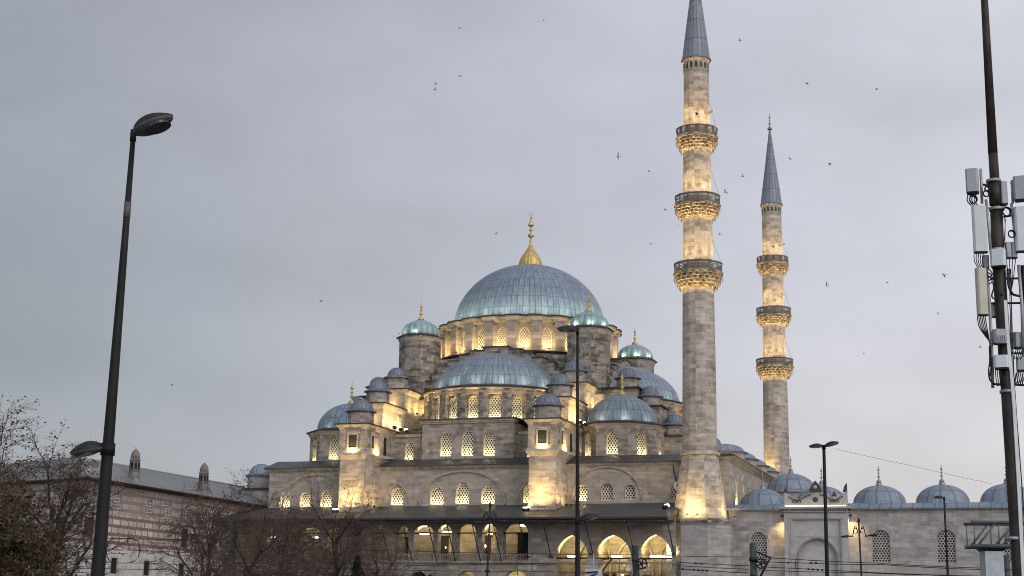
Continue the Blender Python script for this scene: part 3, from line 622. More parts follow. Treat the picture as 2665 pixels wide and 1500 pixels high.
# prayer hall walls and roof
FW = [(-17.57, 1.25, 13.5, 14.4, 15.1), (-15.09, 1.35, 13.5, 14.6, 15.3), (-6.83, 1.4, 13.62, 14.75, 15.45), (-2.32, 1.5, 13.65, 14.75, 15.45), (.53, 1.5, 13.7, 15.15, 15.95), (3.34, 1.5, 13.7, 14.8, 15.52), (7.92, 1.4, 13.72, 14.85, 15.56), (13.4, 1.25, 13.86, 14.9, 15.5), (16.07, 1.3, 13.9, 15.0, 15.6), (18.46, 1.15, 13.95, 14.9, 15.45), (23.19, 1.1, 14.0, 14.85, 15.35), (-20.0, 1.25, 13.5, 14.4, 15.1)]
def hall():
    m = MB(); m.panel([(-22, 0), (25, 0), (25, 17.25), (-22, 17.25)], [arch(c, w, z0, s, a) for c, w, z0, s, a in FW], FRONT, .48)
    for c, w, s, a in ((.53, 9.3, 13.6, 17.0), (16.1, 7.1, 14.0, 17.2), (-16.3, 7.6, 13.5, 16.9)): hood(m, FRONT, c, w, s, a, .20, .16)
    for c, w, s, a in ((-6.83, 2.6, 13.8, 15.85), (7.92, 2.6, 13.9, 15.95)): hood(m, FRONT, c, w, s, a, .16, .12)
    for c, w, z0, s, a in FW[7:10]: hood(m, FRONT, c, w+.5, s, a+.35, .03, .14)
    fr = frame(28.5, 0, pi/2); RW = [(-19.2, 1.5, 13.6, 15.5, 16.2), (-15.0, 1.5, 13.6, 15.4, 16.1), (-11.0, 1.5, 13.6, 15.4, 16.1)]
    m.panel([(-22.7, 0), (24.8, 0), (24.8, 17.6), (-22.7, 17.6)], [arch(c, w, z0, s, a) for c, w, z0, s, a in RW], fr, .2)
    m.box(25.0, 28.495, -23.0, -21.2, 0, 17.6)
    m.face([(-22, -23, 0), (-22, 23, 0), (-22, 23, 17.62), (-22, -23, 17.62)]); m.face([(-22, 24.8, 0), (28.5, 24.8, 0), (28.5, 24.8, 17.6), (-22, 24.8, 17.6)])
    h = m.build('hall_wall', M['stone_light'], MOSQUE)
    for i, (c, w, z0, s, a) in enumerate(FW): window(h, FRONT, c, z0, w, s, a, .4, lit=(0 if i in (8, 9, 10) else 13))
    for c, w, z0, s, a in RW: window(h, fr, c, z0, w, s, a, .14, lit=14)
    m = MB(); m.frustum((-22.02, 25, -23.02, -22), 17.253, (-22.2, 25, -23.2, -22), 17.42); m.frustum((-22.22, 25.3, -23.22, -22), 17.423, (-22.4, 25.3, -23.4, -22), 17.6)
    m.frustum((27, 28.52, -23.0, 24.8), 17.603, (27, 28.8, -23.2, 24.8), 17.85); m.frustum((27, 28.85, -23.25, 24.8), 17.853, (27, 29.15, -23.3, 24.8), 18.1); m.build('hall_cornice', M['cornice'], h)
    m = MB(); m.box(-22.5, 25.4, -23.5, -22.6, 17.603, 17.72)
    m.face([(-22.5, -23.5, 17.724), (25.4, -23.5, 17.724), (25.4, -20.3, 18.72), (-22.5, -20.3, 18.72)]); m.face([(-22.5, -20.3, 18.72), (25.4, -20.3, 18.72), (25.4, 24.8, 18.73), (-22.5, 24.8, 18.73)])
    m.box(25.4, 29.25, -23.4, 24.9, 18.103, 18.22); m.box(25.4, 28.9, -22.9, 24.8, 18.222, 18.4)
    m.build('hall_roof', M['roof'], MOSQUE)
    # portico domes seen edge-on beyond the right wall's eave
    for y in (-14, -7, 0, 7, 14):
        m = MB(); m.lathe([(2.2, 18.3), (2.2, 19.2), (2.4, 19.4)], 24, (26.3, y), smooth=False); d = m.build('portico_drum', M['stone_light'], MOSQUE)
        m = MB(); m.lathe([(2.4, 19.4), (2.48, 19.42), (2.48, 19.5), (2.1, 19.6)]+ell(2.1, .8, 19.6, 8), 48, (26.3, y), seams=16); m.build('portico_dome', M['lead'], d)
hall()

# gallery along the front: wall with two tiers of arches, lead roof, eave struts
UP = [(-20.8, 2.1, 10.85), (-18.3, 1.55, 10.88), (-16.37, 1.3, 10.92), (-14.0, 2.0, 10.95), (-11.6, 1.8, 11.02), (-9.0, 1.5, 11.05), (-6.43, 1.75, 11.15), (-3.83, 1.5, 11.16), (-1.43, 2.1, 11.12), (.84, 1.5, 11.2), (3.13, 2.05, 11.28), (5.56, 1.55, 11.24), (8.3, 2.62, 11.33)]
BIG = [(14.1, 3.25, 10.13), (18.25, 3.5, 10.13), (22.4, 3.2, 10.18)]
LOW = [(-20.3, 1.9, 6.4), (-16, 1.9, 6.4), (-11.4, 1.9, 6.45), (-6.8, 1.9, 6.5), (-1.9, 1.9, 6.55), (3.2, 1.95, 6.62), (8.35, 2.4, 6.73)]
def gallery():
    fr = frame(0, -28.5); holes = [arch(c, w, 7.66, 10.38, a) for c, w, a in UP] + [arch(c, w, 1.2, 7.95, a) for c, w, a in BIG] + [arch(c, w, 1.2, 5.7, a) for c, w, a in LOW]
    m = MB(); m.panel([(-22.5, 0), (24.4, 0), (24.4, 11.75), (-22.5, 11.75)], holes, fr, .95)
    m.box(-22.5, 24.4, -28.75, -28.502, 7.42, 7.6)
    m.face([(-22.5, -27.55, 11.75), (24.4, -27.55, 11.75), (24.4, -27.55, 7), (-22.5, -27.55, 7)][::-1]) if False else None
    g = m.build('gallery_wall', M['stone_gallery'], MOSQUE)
    m = MB()
    for c, w, a in BIG: hood(m, fr, c, w+.5, 7.95, a+.32, .03, .14)
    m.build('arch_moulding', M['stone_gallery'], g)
    # floor, vault and lit back wall of the gallery
    m = MB(); b = frame(0, -23.6); m.panel([(-22.5, 0), (24.4, 0), (24.4, 13.2), (-22.5, 13.2)], [], b, .1)
    for c, w, a in BIG: hood(m, b, c+1.0, w-.2, 7.95, a-.2, .5, .22, 2)
    m.box(-22.5, -22.2, -28.4, -23.6, 0, 12); m.box(10.9, 11.5, -27.5, -23.6, 0, 11.6); m.box(16.05, 16.45, -27.5, -23.6, 8.0, 11.6); m.box(20.35, 20.7, -27.5, -23.6, 8.0, 11.6)
    m.build('gallery_back_wall', M['stone_light'], MOSQUE)
    m = MB(); m.box(-22.5, 10.9, -27.5, -23.6, 7.2, 7.5); m.box(-22.5, 24.4, -27.5, -23.6, 11.5, 11.7); m.build('gallery_floor', M['stone_grey'], MOSQUE)
    # roof: sloping lead, dark eave board with a second moulding
    m = MB(); e0, e1 = -31.6, -23.02
    m.face([(-24, e0, 11.62), (24.3, e0, 11.62), (24.3, e1, 13.62), (-24, e1, 13.42)]); m.box(-24, 24.3, e0-.02, e0+.2, 11.47, 11.618)
    m.face([(-24, e0+.2, 11.42), (24.3, e0+.2, 11.42), (24.3, -28.5, 11.72), (-24, -28.5, 11.72)][::-1]); m.face([(24.3, e0, 11.62), (24.3, e0, 11.4), (24.3, e1, 11.4), (24.3, e1, 13.62)][::-1])
    rf = m.build('gallery_roof', M['roof'], MOSQUE)
    m = MB(); m.box(-24.05, 24.35, e0-.08, e0-.022, 11.54, 11.66); m.box(-24.02, 24.32, e0+.22, e0+.4, 11.28, 11.40); m.build('eave_board', M['lead_edge'], rf)
    for c in [-21.5, -19.3, -16.9, -14.6, -12.2, -10, -7.3, -5.0]+[-2.6, .07, 2.06, 4.72, 6.9, 9.6, 12.0, 16.2, 20.3, 24.2]:
        m = MB(); zb = 7.62 if c < 9 else (8.1 if c < 15 else 8.4); m.tube([(c, -31.4, 11.36), (c, -28.55, zb)], .055, 6); m.box(c-.28, c+.28, -28.7, -28.503, zb-.1, zb-.02); m.build('eave_strut', M['iron'], rf)
    for c, w, a in UP:
        m = MB(); m.tube([(c-w/2, -28.3, 10.36), (c+w/2, -28.3, 10.36)], .07, 6); m.build('tie_rod', M['iron'], g)
        m = MB()
        m.box(c-w/2, c+w/2, -28.35, -28.2, 8.2, 8.32); m.box(c-w/2, c+w/2, -28.35, -28.2, 7.66, 7.74)
        n = int(w/.16)
        for i in range(n+1): x = c-w/2+w*i/n; m.box(x-.035, x+.035, -28.32, -28.23, 7.742, 8.198)
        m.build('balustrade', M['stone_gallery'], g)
    for c, w, a in BIG:
        m = MB(); m.box(c-w/2, c+w/2, -28.35, -28.2, 7.86, 8.0); m.build('tie_beam', M['iron'], g)
    for cx in (16.25, 20.4): # corbel capitals between the big arches
        m = MB(); m.frustum((cx-.22, cx+.22, -28.52, -27.6), 6.3, (cx-.62, cx+.62, -28.8, -27.5), 7.7); m.box(cx-.7, cx+.7, -28.85, -28.0, 7.7, 7.86); m.build('capital', M['marble'], g)
    # doors and grilled openings on the back wall
    B = MB()
    for x0, x1, z0, z1, mt in ((-2.2, -1.85, 8.3, 10.3, 'wood'), (3.0, 4.0, 7.6, 10.25, 'grille'), (-1.72, -.62, 7.6, 10.2, 'grille'), (6.9, 8.6, 7.6, 10.5, 'dark'), (-5.4, -4.6, 7.6, 10.1, 'grille'), (23.3, 24.3, 7.7, 9.2, 'grille'), (15.2, 15.8, 7.4, 9.3, 'grille'), (16.0, 18.6, 1, 6.5, 'wood')):
        m = MB(); m.prism([(x0, z0), (x1, z0), (x1, z1), (x0, z1)], b, -.06, .1); m.prism([(x0-.15, z1), (x1+.15, z1), (x1+.15, z1+.15), (x0-.15, z1+.15)], b, -.12, .1); m.build('gallery_door', M[mt], MOSQUE)
    m = MB(); m.box(8.6, 9.55, -27.45, -27.35, 7.6, 10.35); m.build('gallery_screen', M['dark'], MOSQUE)
    # carved inscription panel over the entrance
    m = MB(); x0, x1, z0, z1 = 18.0, 20.5, 7.02, 7.62; zb = 6.85; y = -24.35
    m.box(17.8, 20.9, -24.4, -23.62, 6.5, 7.75); pnl = m.build('inscription_panel', M['stone_grey'], MOSQUE)
    rr = random.Random(3); m = MB()
    for row, zc in enumerate((7.38, 6.86)):
        x = 17.95
        while x < 20.7:
            k = rr.random(); w = rr.uniform(.16, .42); yy = -24.42
            if k < .35: m.tube([(x, yy, zc-.18), (x+.02, yy, zc+.22)], .025, 5)
            elif k < .75: m.tube([(x+w*t, yy, zc-.12-.1*sin(pi*t)+.18*(t > .9)) for t in [i/6 for i in range(7)]], .024, 5)
            else: m.tube([(x+.12+.1*cos(t), yy, zc+.02+.1*sin(t)) for t in [R(360*i/10) for i in range(10)]], .022, 5)
            if rr.random() < .5: m.box(x+.05, x+.1, yy-.02, yy+.02, zc+.24, zc+.29)
            x += w*.8
    m.build('lettering', M['marble_dark'], pnl)
    # loudspeaker cable down the hall wall
    m = MB(); m.tube([(22.9, -23.12, 17.6), (23.0, -23.14, 16.6), (23.35, -23.14, 15.4)], .05, 5); m.build('wall_cable', M['cable'], MOSQUE)
gallery()
def left_annex():   # lower block with a small domed turret at the left end
    m = MB(); m.box(-28.2, -22.003, -21.5, -12, 0, 15.55); b = m.build('annex_wall', M['stone_grey'], MOSQUE)
    m = MB(); m.box(-28.5, -22.01, -21.8, -11.7, 15.553, 15.75); m.build('annex_leading', M['lead_edge'], b)
    c = (-25.0, -19.3); m = MB(); oct_ring(m, c, 1.5, [(0, 15.75), (0, 17.0), (.1, 17.1), (.3, 17.25)], 8); t = m.build('annex_turret', M['stone_grey'], MOSQUE)
    m = MB(); oct_ring(m, c, 1.5, [(.3, 17.25), (.34, 17.3), (-.2, 17.45)], 8); rib_cap(m, c, 17.4, 1.33, 1.25, 16, .06); m.build('turret_cap', M['lead_blue'], t)
left_annex()
def speaker(parent, c, r, d):   # horn loudspeaker facing along d in the plan
    m = MB(); f = Vector((d[0], d[1], -.1)).normalized(); a = f.cross(Vector((0, 0, 1))).normalized(); b = a.cross(f); n = 20
    rings = [(-.9*r, .2*r), (-.3*r, .35*r), (0, .7*r), (.5*r, r), (.5*r, .86*r), (.1*r, .45*r), (.1*r, .05)]
    for (q0, r0), (q1, r1) in zip(rings, rings[1:]):
        for k in range(n):
            t0, t1 = 2*pi*k/n, 2*pi*(k+1)/n; P = lambda q, rr, t: Vector(c) + f*q + a*(rr*cos(t)) + b*(rr*sin(t)); m.face([P(q0, r0, t0), P(q0, r0, t1), P(q1, r1, t1), P(q1, r1, t0)], mi=1 if r1 < .1 else 0)
    return m.build('loudspeaker', [M['gull_white'], M['dark']], parent)
sp_ = speaker(None, (0, 0, 0), .46, (0, -1)); sp_.location = W(23.75, -24.3, 15.15); sp_.rotation_euler = (0, 0, -TH)
tag(sp_, 'round white horn loudspeaker on the hall wall beside the near minaret', 'loudspeaker')
m = MB(); m.tube([(0, 0.3, .0), (0, 1.2, .1)], .04, 5); m.build('bracket', M['iron'], sp_)

# ------------------------------------------------------------------ minarets (same design, two of them)
def minaret():
    t = empty('minaret', W(26.05, -25, 0), -TH)
    m = MB(); n = 10
    oct_ring(m, (0, 0), 3.35, [(0, 0), (0, 11.1), (.12, 11.25)], 8); m.build('base_block', M['stone_grey'], t)
    m = MB(); oct_ring(m, (0, 0), 3.35, [(.12, 11.25), (.2, 11.45), (.14, 11.62), (-.4, 11.8), (-.9, 11.8)], 8); m.build('mossy_ledge', M['stone_dark'], t)
    m = MB(); P = [(2.72, 11.75), (2.45, 13.6), (2.15, 15.6), (1.86, 17.4), (1.80, 17.95)]
    oct_ring(m, (0, 0), 0, P, 8); m.build('pedestal', M['stone_shaft'], t)
    m = MB(); m.lathe([(1.80, 17.95), (1.95, 18.0), (1.98, 18.12), (1.9, 18.25), (1.74, 18.32)], 32, smooth=False); m.build('band', M['cornice'], t)
    N = 16
    def shaft(r0, z0, r1, z1): m = MB(); m.lathe([(r0+(r1-r0)*i/6, z0+(z1-z0)*i/6) for i in range(7)], N, smooth=False); return m.build('shaft', M['stone_shaft'], t)
    shaft(1.74, 18.2, 1.60, 34.7); shaft(1.54, 36, 1.50, 42.0); shaft(1.46, 43.2, 1.42, 49.2); shaft(1.36, 50.6, 1.31, 57.72)
    def balcony(zb, zt, zr, r0, r1, pm):
        b = MB(); H = zt-zb; tiers = 5      # stalactite corbel: five rings of niches stepping outwards
        for i in range(tiers):
            ra = r0+(r1-r0)*((i)/tiers)**.85; rb = r0+(r1-r0)*((i+1)/tiers)**.85; za = zb+H*.86*i/tiers; zc = zb+H*.86*(i+1)/tiers; ph = pi/20*(i % 2); cnt = 20
            amp = .085
            fm = lambda a, r, z: 1+amp*(abs(((a+ph)*cnt/(2*pi)) % 1-.5)*2-.62)
            b.lathe([(ra*.97, za), (ra*1.0, za+(zc-za)*.35), (rb*.93, zc-(zc-za)*.12), (rb, zc), (rb*.96, zc+.03)], cnt*8, smooth=False, rmod=fm)
            if i > 0:
                for k in range(cnt):   # hanging stone drops
                    a = 2*pi*(k+.5*(i % 2))/cnt; R_ = ra*1.06; b.tube([(R_*sin(a), -R_*cos(a), za+.10), (R_*sin(a), -R_*cos(a), za-.26)], .055, 4, .02)
        co = b.build('balcony_corbel', M['corbel'], t)
        b = MB(); b.lathe([(r1*.97, zb+H*.86), (r1+.04, zb+H*.9), (r1+.10, zt), (r1+.06, zt+.05), (r1-.05, zt+.06), (r0*.9, zt+.06)], 48, smooth=False); b.build('balcony_floor', M['stone_dark'], t)
        b = MB(); ns = 14; R_ = r1/cos(pi/ns)*.985
        for k in range(ns):
            a = 2*pi*k/ns; hw = R_*cos(pi/ns)*math.tan(pi/ns); f = frame(sin(a)*R_*cos(pi/ns), -cos(a)*R_*cos(pi/ns), a)
            P = [(-hw, zt+.06), (hw, zt+.06), (hw, zr-.1), (-hw, zr-.1)]
            b.face([f(*p, 0) for p in P], [((p[0]+hw)/(2*hw), (p[1]-zt-.06)) for p in P])
        b.build('balcony_parapet', M[pm], t)
        b = MB(); b.lathe([(R_-.1, zr-.1), (R_+.05, zr-.1), (R_+.05, zr), (R_-.1, zr), (R_-.1, zr-.1)], ns, smooth=False, ph=pi/ns); b.build('parapet_rail', M['stone_dark'], t)
    balcony(34.5, 36.25, 37.25, 1.60, 2.42, 'par1'); balcony(41.75, 43.3, 44.3, 1.48, 2.28, 'par1'); balcony(48.9, 50.55, 51.45, 1.42, 2.10, 'par2')
    m = MB()
    for k in range(16):
        a = 2*pi*(k+.5)/16; rr = 1.33; hw = rr*math.tan(pi/16); f = frame(sin(a)*rr, -cos(a)*rr, a)
        m.panel([(-hw, 57.7), (hw, 57.7), (hw, 58.75), (-hw, 58.75)], [arch(0, .34, 57.8, 58.25, 58.5)], f, .1)
    m.lathe([(1.34, 58.6), (1.42, 58.75), (1.45, 58.95)], 32, smooth=False); wr = m.build('window_ring', M['cornice'], t)
    for k in range(16):
        a = 2*pi*(k+.5)/16; f = frame(sin(a)*1.26, -cos(a)*1.26, a); p = arch(0, .34, 57.8, 58.25, 58.5); m = MB()
        for tri in geometry.tessellate_polygon([[Vector((x, z, 0)) for x, z in p]]): m.face([f(*p[i], 0) for i in tri])
        m.build('tile_panel', M['tram_green'], wr)
    m = MB(); m.lathe([(1.54, 58.93), (1.54, 59.0), (1.46, 59.06), (1.17, 61.4), (.66, 65.4), (.10, 70.2)], 32, seams=18, smooth=True); m.build('spire', M['spire'], t)
    m = MB(); finial(m, (0, 0), 70.0, 2.5, .8); m.build('finial', M['tin'], t)
    for z, r, ang in ((52.6, 1.36, 12), (53.1, 1.36, 75)):
        s_ = speaker(t, (sin(R(ang))*(r+.3), -cos(R(ang))*(r+.3), z), .26, (sin(R(ang)), -cos(R(ang))))
    for z, z2, r in ((52.6, 51.45, 2.0), (45.6, 44.3, 2.2), (38.6, 37.25, 2.35)): m = MB(); m.tube([(1.35, .0, z+1.6), (1.7, .1, z+.4), (r, .2, z2)], .012, 4); m.build('stay_wire', M['cable'], t)
    tag(t, 'nearer taller-looking minaret standing at the right corner of the mosque front', 'minaret', 'minarets of the mosque')
    return t
MIN0 = minaret()
MIN1 = copy_tree(MIN0); MIN1.location = W(25.65, 25, 0); MIN1.scale = (.985, .985, .966); MIN1['label'] = 'farther minaret with its whole spire and finial in view against the sky'

# ------------------------------------------------------------------ courtyard with its side portal
def courtyard():
    t = empty('courtyard', W(0, 0, 0), -TH); tag(t, 'grey stone courtyard range with small blue lead domes and a marble side portal', 'courtyard range')
    f = frame(0, -24); cw = [31.46, 42.95, 48.85, 54.75, 60.65, 66.55, 72.45, 78.35]; ws = [(c, 1.7, 7.75, 10.0, 10.85) for c in cw]; ws[0] = (31.46, 1.62, 7.6, 9.85, 10.7)
    m = MB(); m.panel([(28.6, 0), (84, 0), (84, 12.55), (28.6, 12.55)], [arch(c, w, z0, s, a) for c, w, z0, s, a in ws], f, .3)
    for c, w, z0, s, a in ws: hood(m, f, c, w+.3, s, a+.25, .025, .28)
    m.face([(28.6, -24, 0), (28.6, -24, 12.55), (28.6, -16, 12.55), (28.6, -16, 0)]); m.face([(84, -24, 0), (84, -16, 0), (84, -16, 12.55), (84, -24, 12.55)])
    w_ = m.build('courtyard_wall', M['stone_grey'], t)
    for c, w, z0, s, a in ws: window(w_, f, c, z0, w, s, a, .2, 'lat_grey')
    m = MB(); m.frustum((28.6, 84, -24.01, -23), 12.553, (28.5, 84, -24.22, -23), 12.75); m.build('wall_cornice', M['stone_grey'], w_)
    m = MB(); m.box(28.3, 84, -24.42, -16, 12.753, 12.9); m.face([(28.3, -24.4, 12.903), (84, -24.4, 12.903), (84, -22.4, 13.45), (28.3, -22.4, 13.45)]); m.face([(28.3, -22.4, 13.45), (84, -22.4, 13.45), (84, -16, 13.45), (28.3, -16, 13.45)]); m.build('courtyard_roof', M['lead_blue'], t)
    def dome(c, r, h, z, fh): 
        m = MB(); m.lathe([(r+.16, z-.25), (r+.12, z)]+ell(r, h, z, 10), 48, c, seams=12); d = m.build('courtyard_dome', M['lead_blue'], t); m = MB(); m.lathe([(.32, z+h-.06), (.30, z+h+.1), (.16, z+h+.3)], 12, c); finial(m, c, z+h+.25, fh, .85); m.build('finial', M['tin'], d)
    dome((31.4, -20.6), 2.3, 1.75, 13.35, 1.5)
    for k, x in enumerate((37.1, 42.6, 48.5, 54.4, 60.3, 66.2, 72.1, 78.0)): dome((x, -20), 2.5, 1.75, 13.6, 1.75)
    m = MB(); m.lathe([(2.5, 12.0), (2.5, 15.2), (2.7, 15.5)], 24, (33.0, -12.5), smooth=False); m.build('portico_drum', M['stone_grey'], t); dome((33.0, -12.5), 2.55, 1.85, 15.5, 1.6)
    for x, y, z in ((31.0, -14.6, 14.2), (33.8, -18.9, 13.7)): m = MB(); m.lathe([(.35, z-.6), (.3, z), (.12, z+.3)], 10, (x, y)); finial(m, (x, y), z+.2, 1.2, .8); m.build('finial', M['tin'], t)
    # portal
    fp = frame(0, -24.9); x0, x1 = 34.1, 40.1; cx = (x0+x1)/2; m = MB()
    m.panel([(x0, 0), (x1, 0), (x1, 12.45), (x0, 12.45)], [[(x0+.75, .2), (x1-.75, .2), (x1-.75, 11.75), (x0+.75, 11.75)]], fp, .18)
    m.panel([(x0+.75, .2), (x1-.75, .2), (x1-.75, 11.75), (x0+.75, 11.75)], [arch(cx+.05, 3.55, .3, 8.1, 9.95)], fp, .42, 0, .18)
    a = arch(cx+.05, 3.55, .3, 8.1, 9.95); m.prism(a, fp, .43, .6)
    for sx in (x0, x1): m.face([fp(sx, 0, 0), fp(sx, 12.45, 0), fp(sx, 12.45, .9), fp(sx, 0, .9)])
    p = m.build('portal', M['marble'], t); m = MB()
    for q, th in ((.45, .10), (.62, .06)):
        for a_, b_, c_, d_ in ((x0+q, x0+q+th, 0, 12.0-q+.45), (x1-q-th, x1-q, 0, 12.0-q+.45), (x0+q+th, x1-q-th, 12.0-q+.45-th, 12.0-q+.45)): m.prism([(a_, c_), (b_, c_), (b_, d_), (a_, d_)], fp, -.06, .02)
    hood(m, fp, cx+.05, 3.55, 8.1, 9.95, -.12, .12, 0.3); m.prism([(x0+.95, 10.15), (x1-.95, 10.15), (x1-.95, 10.22), (x0+.95, 10.22)], fp, .12, .2); m.build('portal_moulding', M['marble'], p)
    m = MB(); m.box(x0-.12, x1+.12, -25.1, -23.9, 12.453, 12.52)
    n = 34
    for i in range(n): x = x0+(x1-x0)*(i+.5)/n; m.frustum((x-.05, x+.05, -25.06, -24.6), 12.523, (x-.07, x+.07, -25.26, -24.6), 12.76)
    m.box(x0-.3, x1+.3, -25.4, -23.7, 12.763, 12.95); m.build('portal_cornice', M['marble'], p)
    # shaped parapet: scrolling top edge, raised middle and pointed ends
    top = []
    for i in range(61):
        q = -1+2*i/60; aq = abs(q); z = 13.75 + .62*max(0, cos(aq*pi/1.05))**1.0*(aq < .55) + .75*max(0, (aq-.60)/.4)**1.6
        top.append((cx+q*(x1-x0)/2*.985, z))
    outl = [(cx-(x1-x0)/2*.985, 12.96), (cx+(x1-x0)/2*.985, 12.96)] + top[::-1]
    m = MB(); m.prism(outl, frame(0, -24.7), 0, .45); pp = m.build('portal_parapet', M['marble'], p)
    m = MB(); ff = frame(0, -24.75)
    m.prism([(cx-.5, 14.35), (cx+.5, 14.35), (cx+.62, 14.55), (cx+.42, 14.85), (cx+.3, 15.1), (cx, 15.45), (cx-.3, 15.1), (cx-.42, 14.85), (cx-.62, 14.55)], ff, -.05, .4); m.prism([(cx+2.55, 14.3), (cx+2.95, 14.4), (cx+2.95, 15.2), (cx+2.7, 14.85)], ff, -.03, .3); m.prism([(cx-2.95, 14.4), (cx-2.6, 14.3), (cx-2.75, 14.6), (cx-2.9, 14.9)], ff, -.03, .3); m.prism([(cx+1.5, 13.95), (cx+2.0, 13.95), (cx+1.75, 14.45)], ff, -.02, .3); m.build('crest', M['marble_dark'], pp)
    m = MB(); m.lathe([(.0, 0), (.19, 0), (.19, .06), (.0, .06)], 20); m.build('boss', M['marble'], pp, Matrix.Translation((cx, -24.84, 14.8)) @ Matrix.Rotation(pi/2, 4, 'X'))
    m = MB(); m.lathe([(.0, 0), (.24, 0), (.24, .06), (.0, .06)], 20); m.build('boss', M['lead_step'], pp, Matrix.Translation((cx, -24.72, 13.65)) @ Matrix.Rotation(pi/2, 4, 'X'))
    m = MB()
    for i in range(5, 56, 2):
        q = -1+2*i/60; x, z = top[i]
        if abs(q) < .16: continue
        r_ = .085; m.lathe([(.0, -.08), (r_, -.04), (r_, .04), (0, .08)], 8, (x, -24.78), smooth=True); s0 = len(m.v)-36
        for j in range(s0, len(m.v)): v = m.v[j]; m.v[j] = (v[0], v[1], v[2]*1.0+z-.16)
    for sx in (-1, 1):
        for dx in (1.55, 2.0): m.tube([(cx+sx*(dx+.16*sin(t)), -24.78, 13.5+.16*cos(t)) for t in [R(-150+300*i/12) for i in range(13)]], .05, 6)
    m.build('scroll_pattern', M['marble_dark'], pp)
    m = MB(); m.box(x0+.15, x1-.15, -25.2, -25.08, 12.953, 13.08); m.build('light_strip', M['strip'], p)
courtyard()

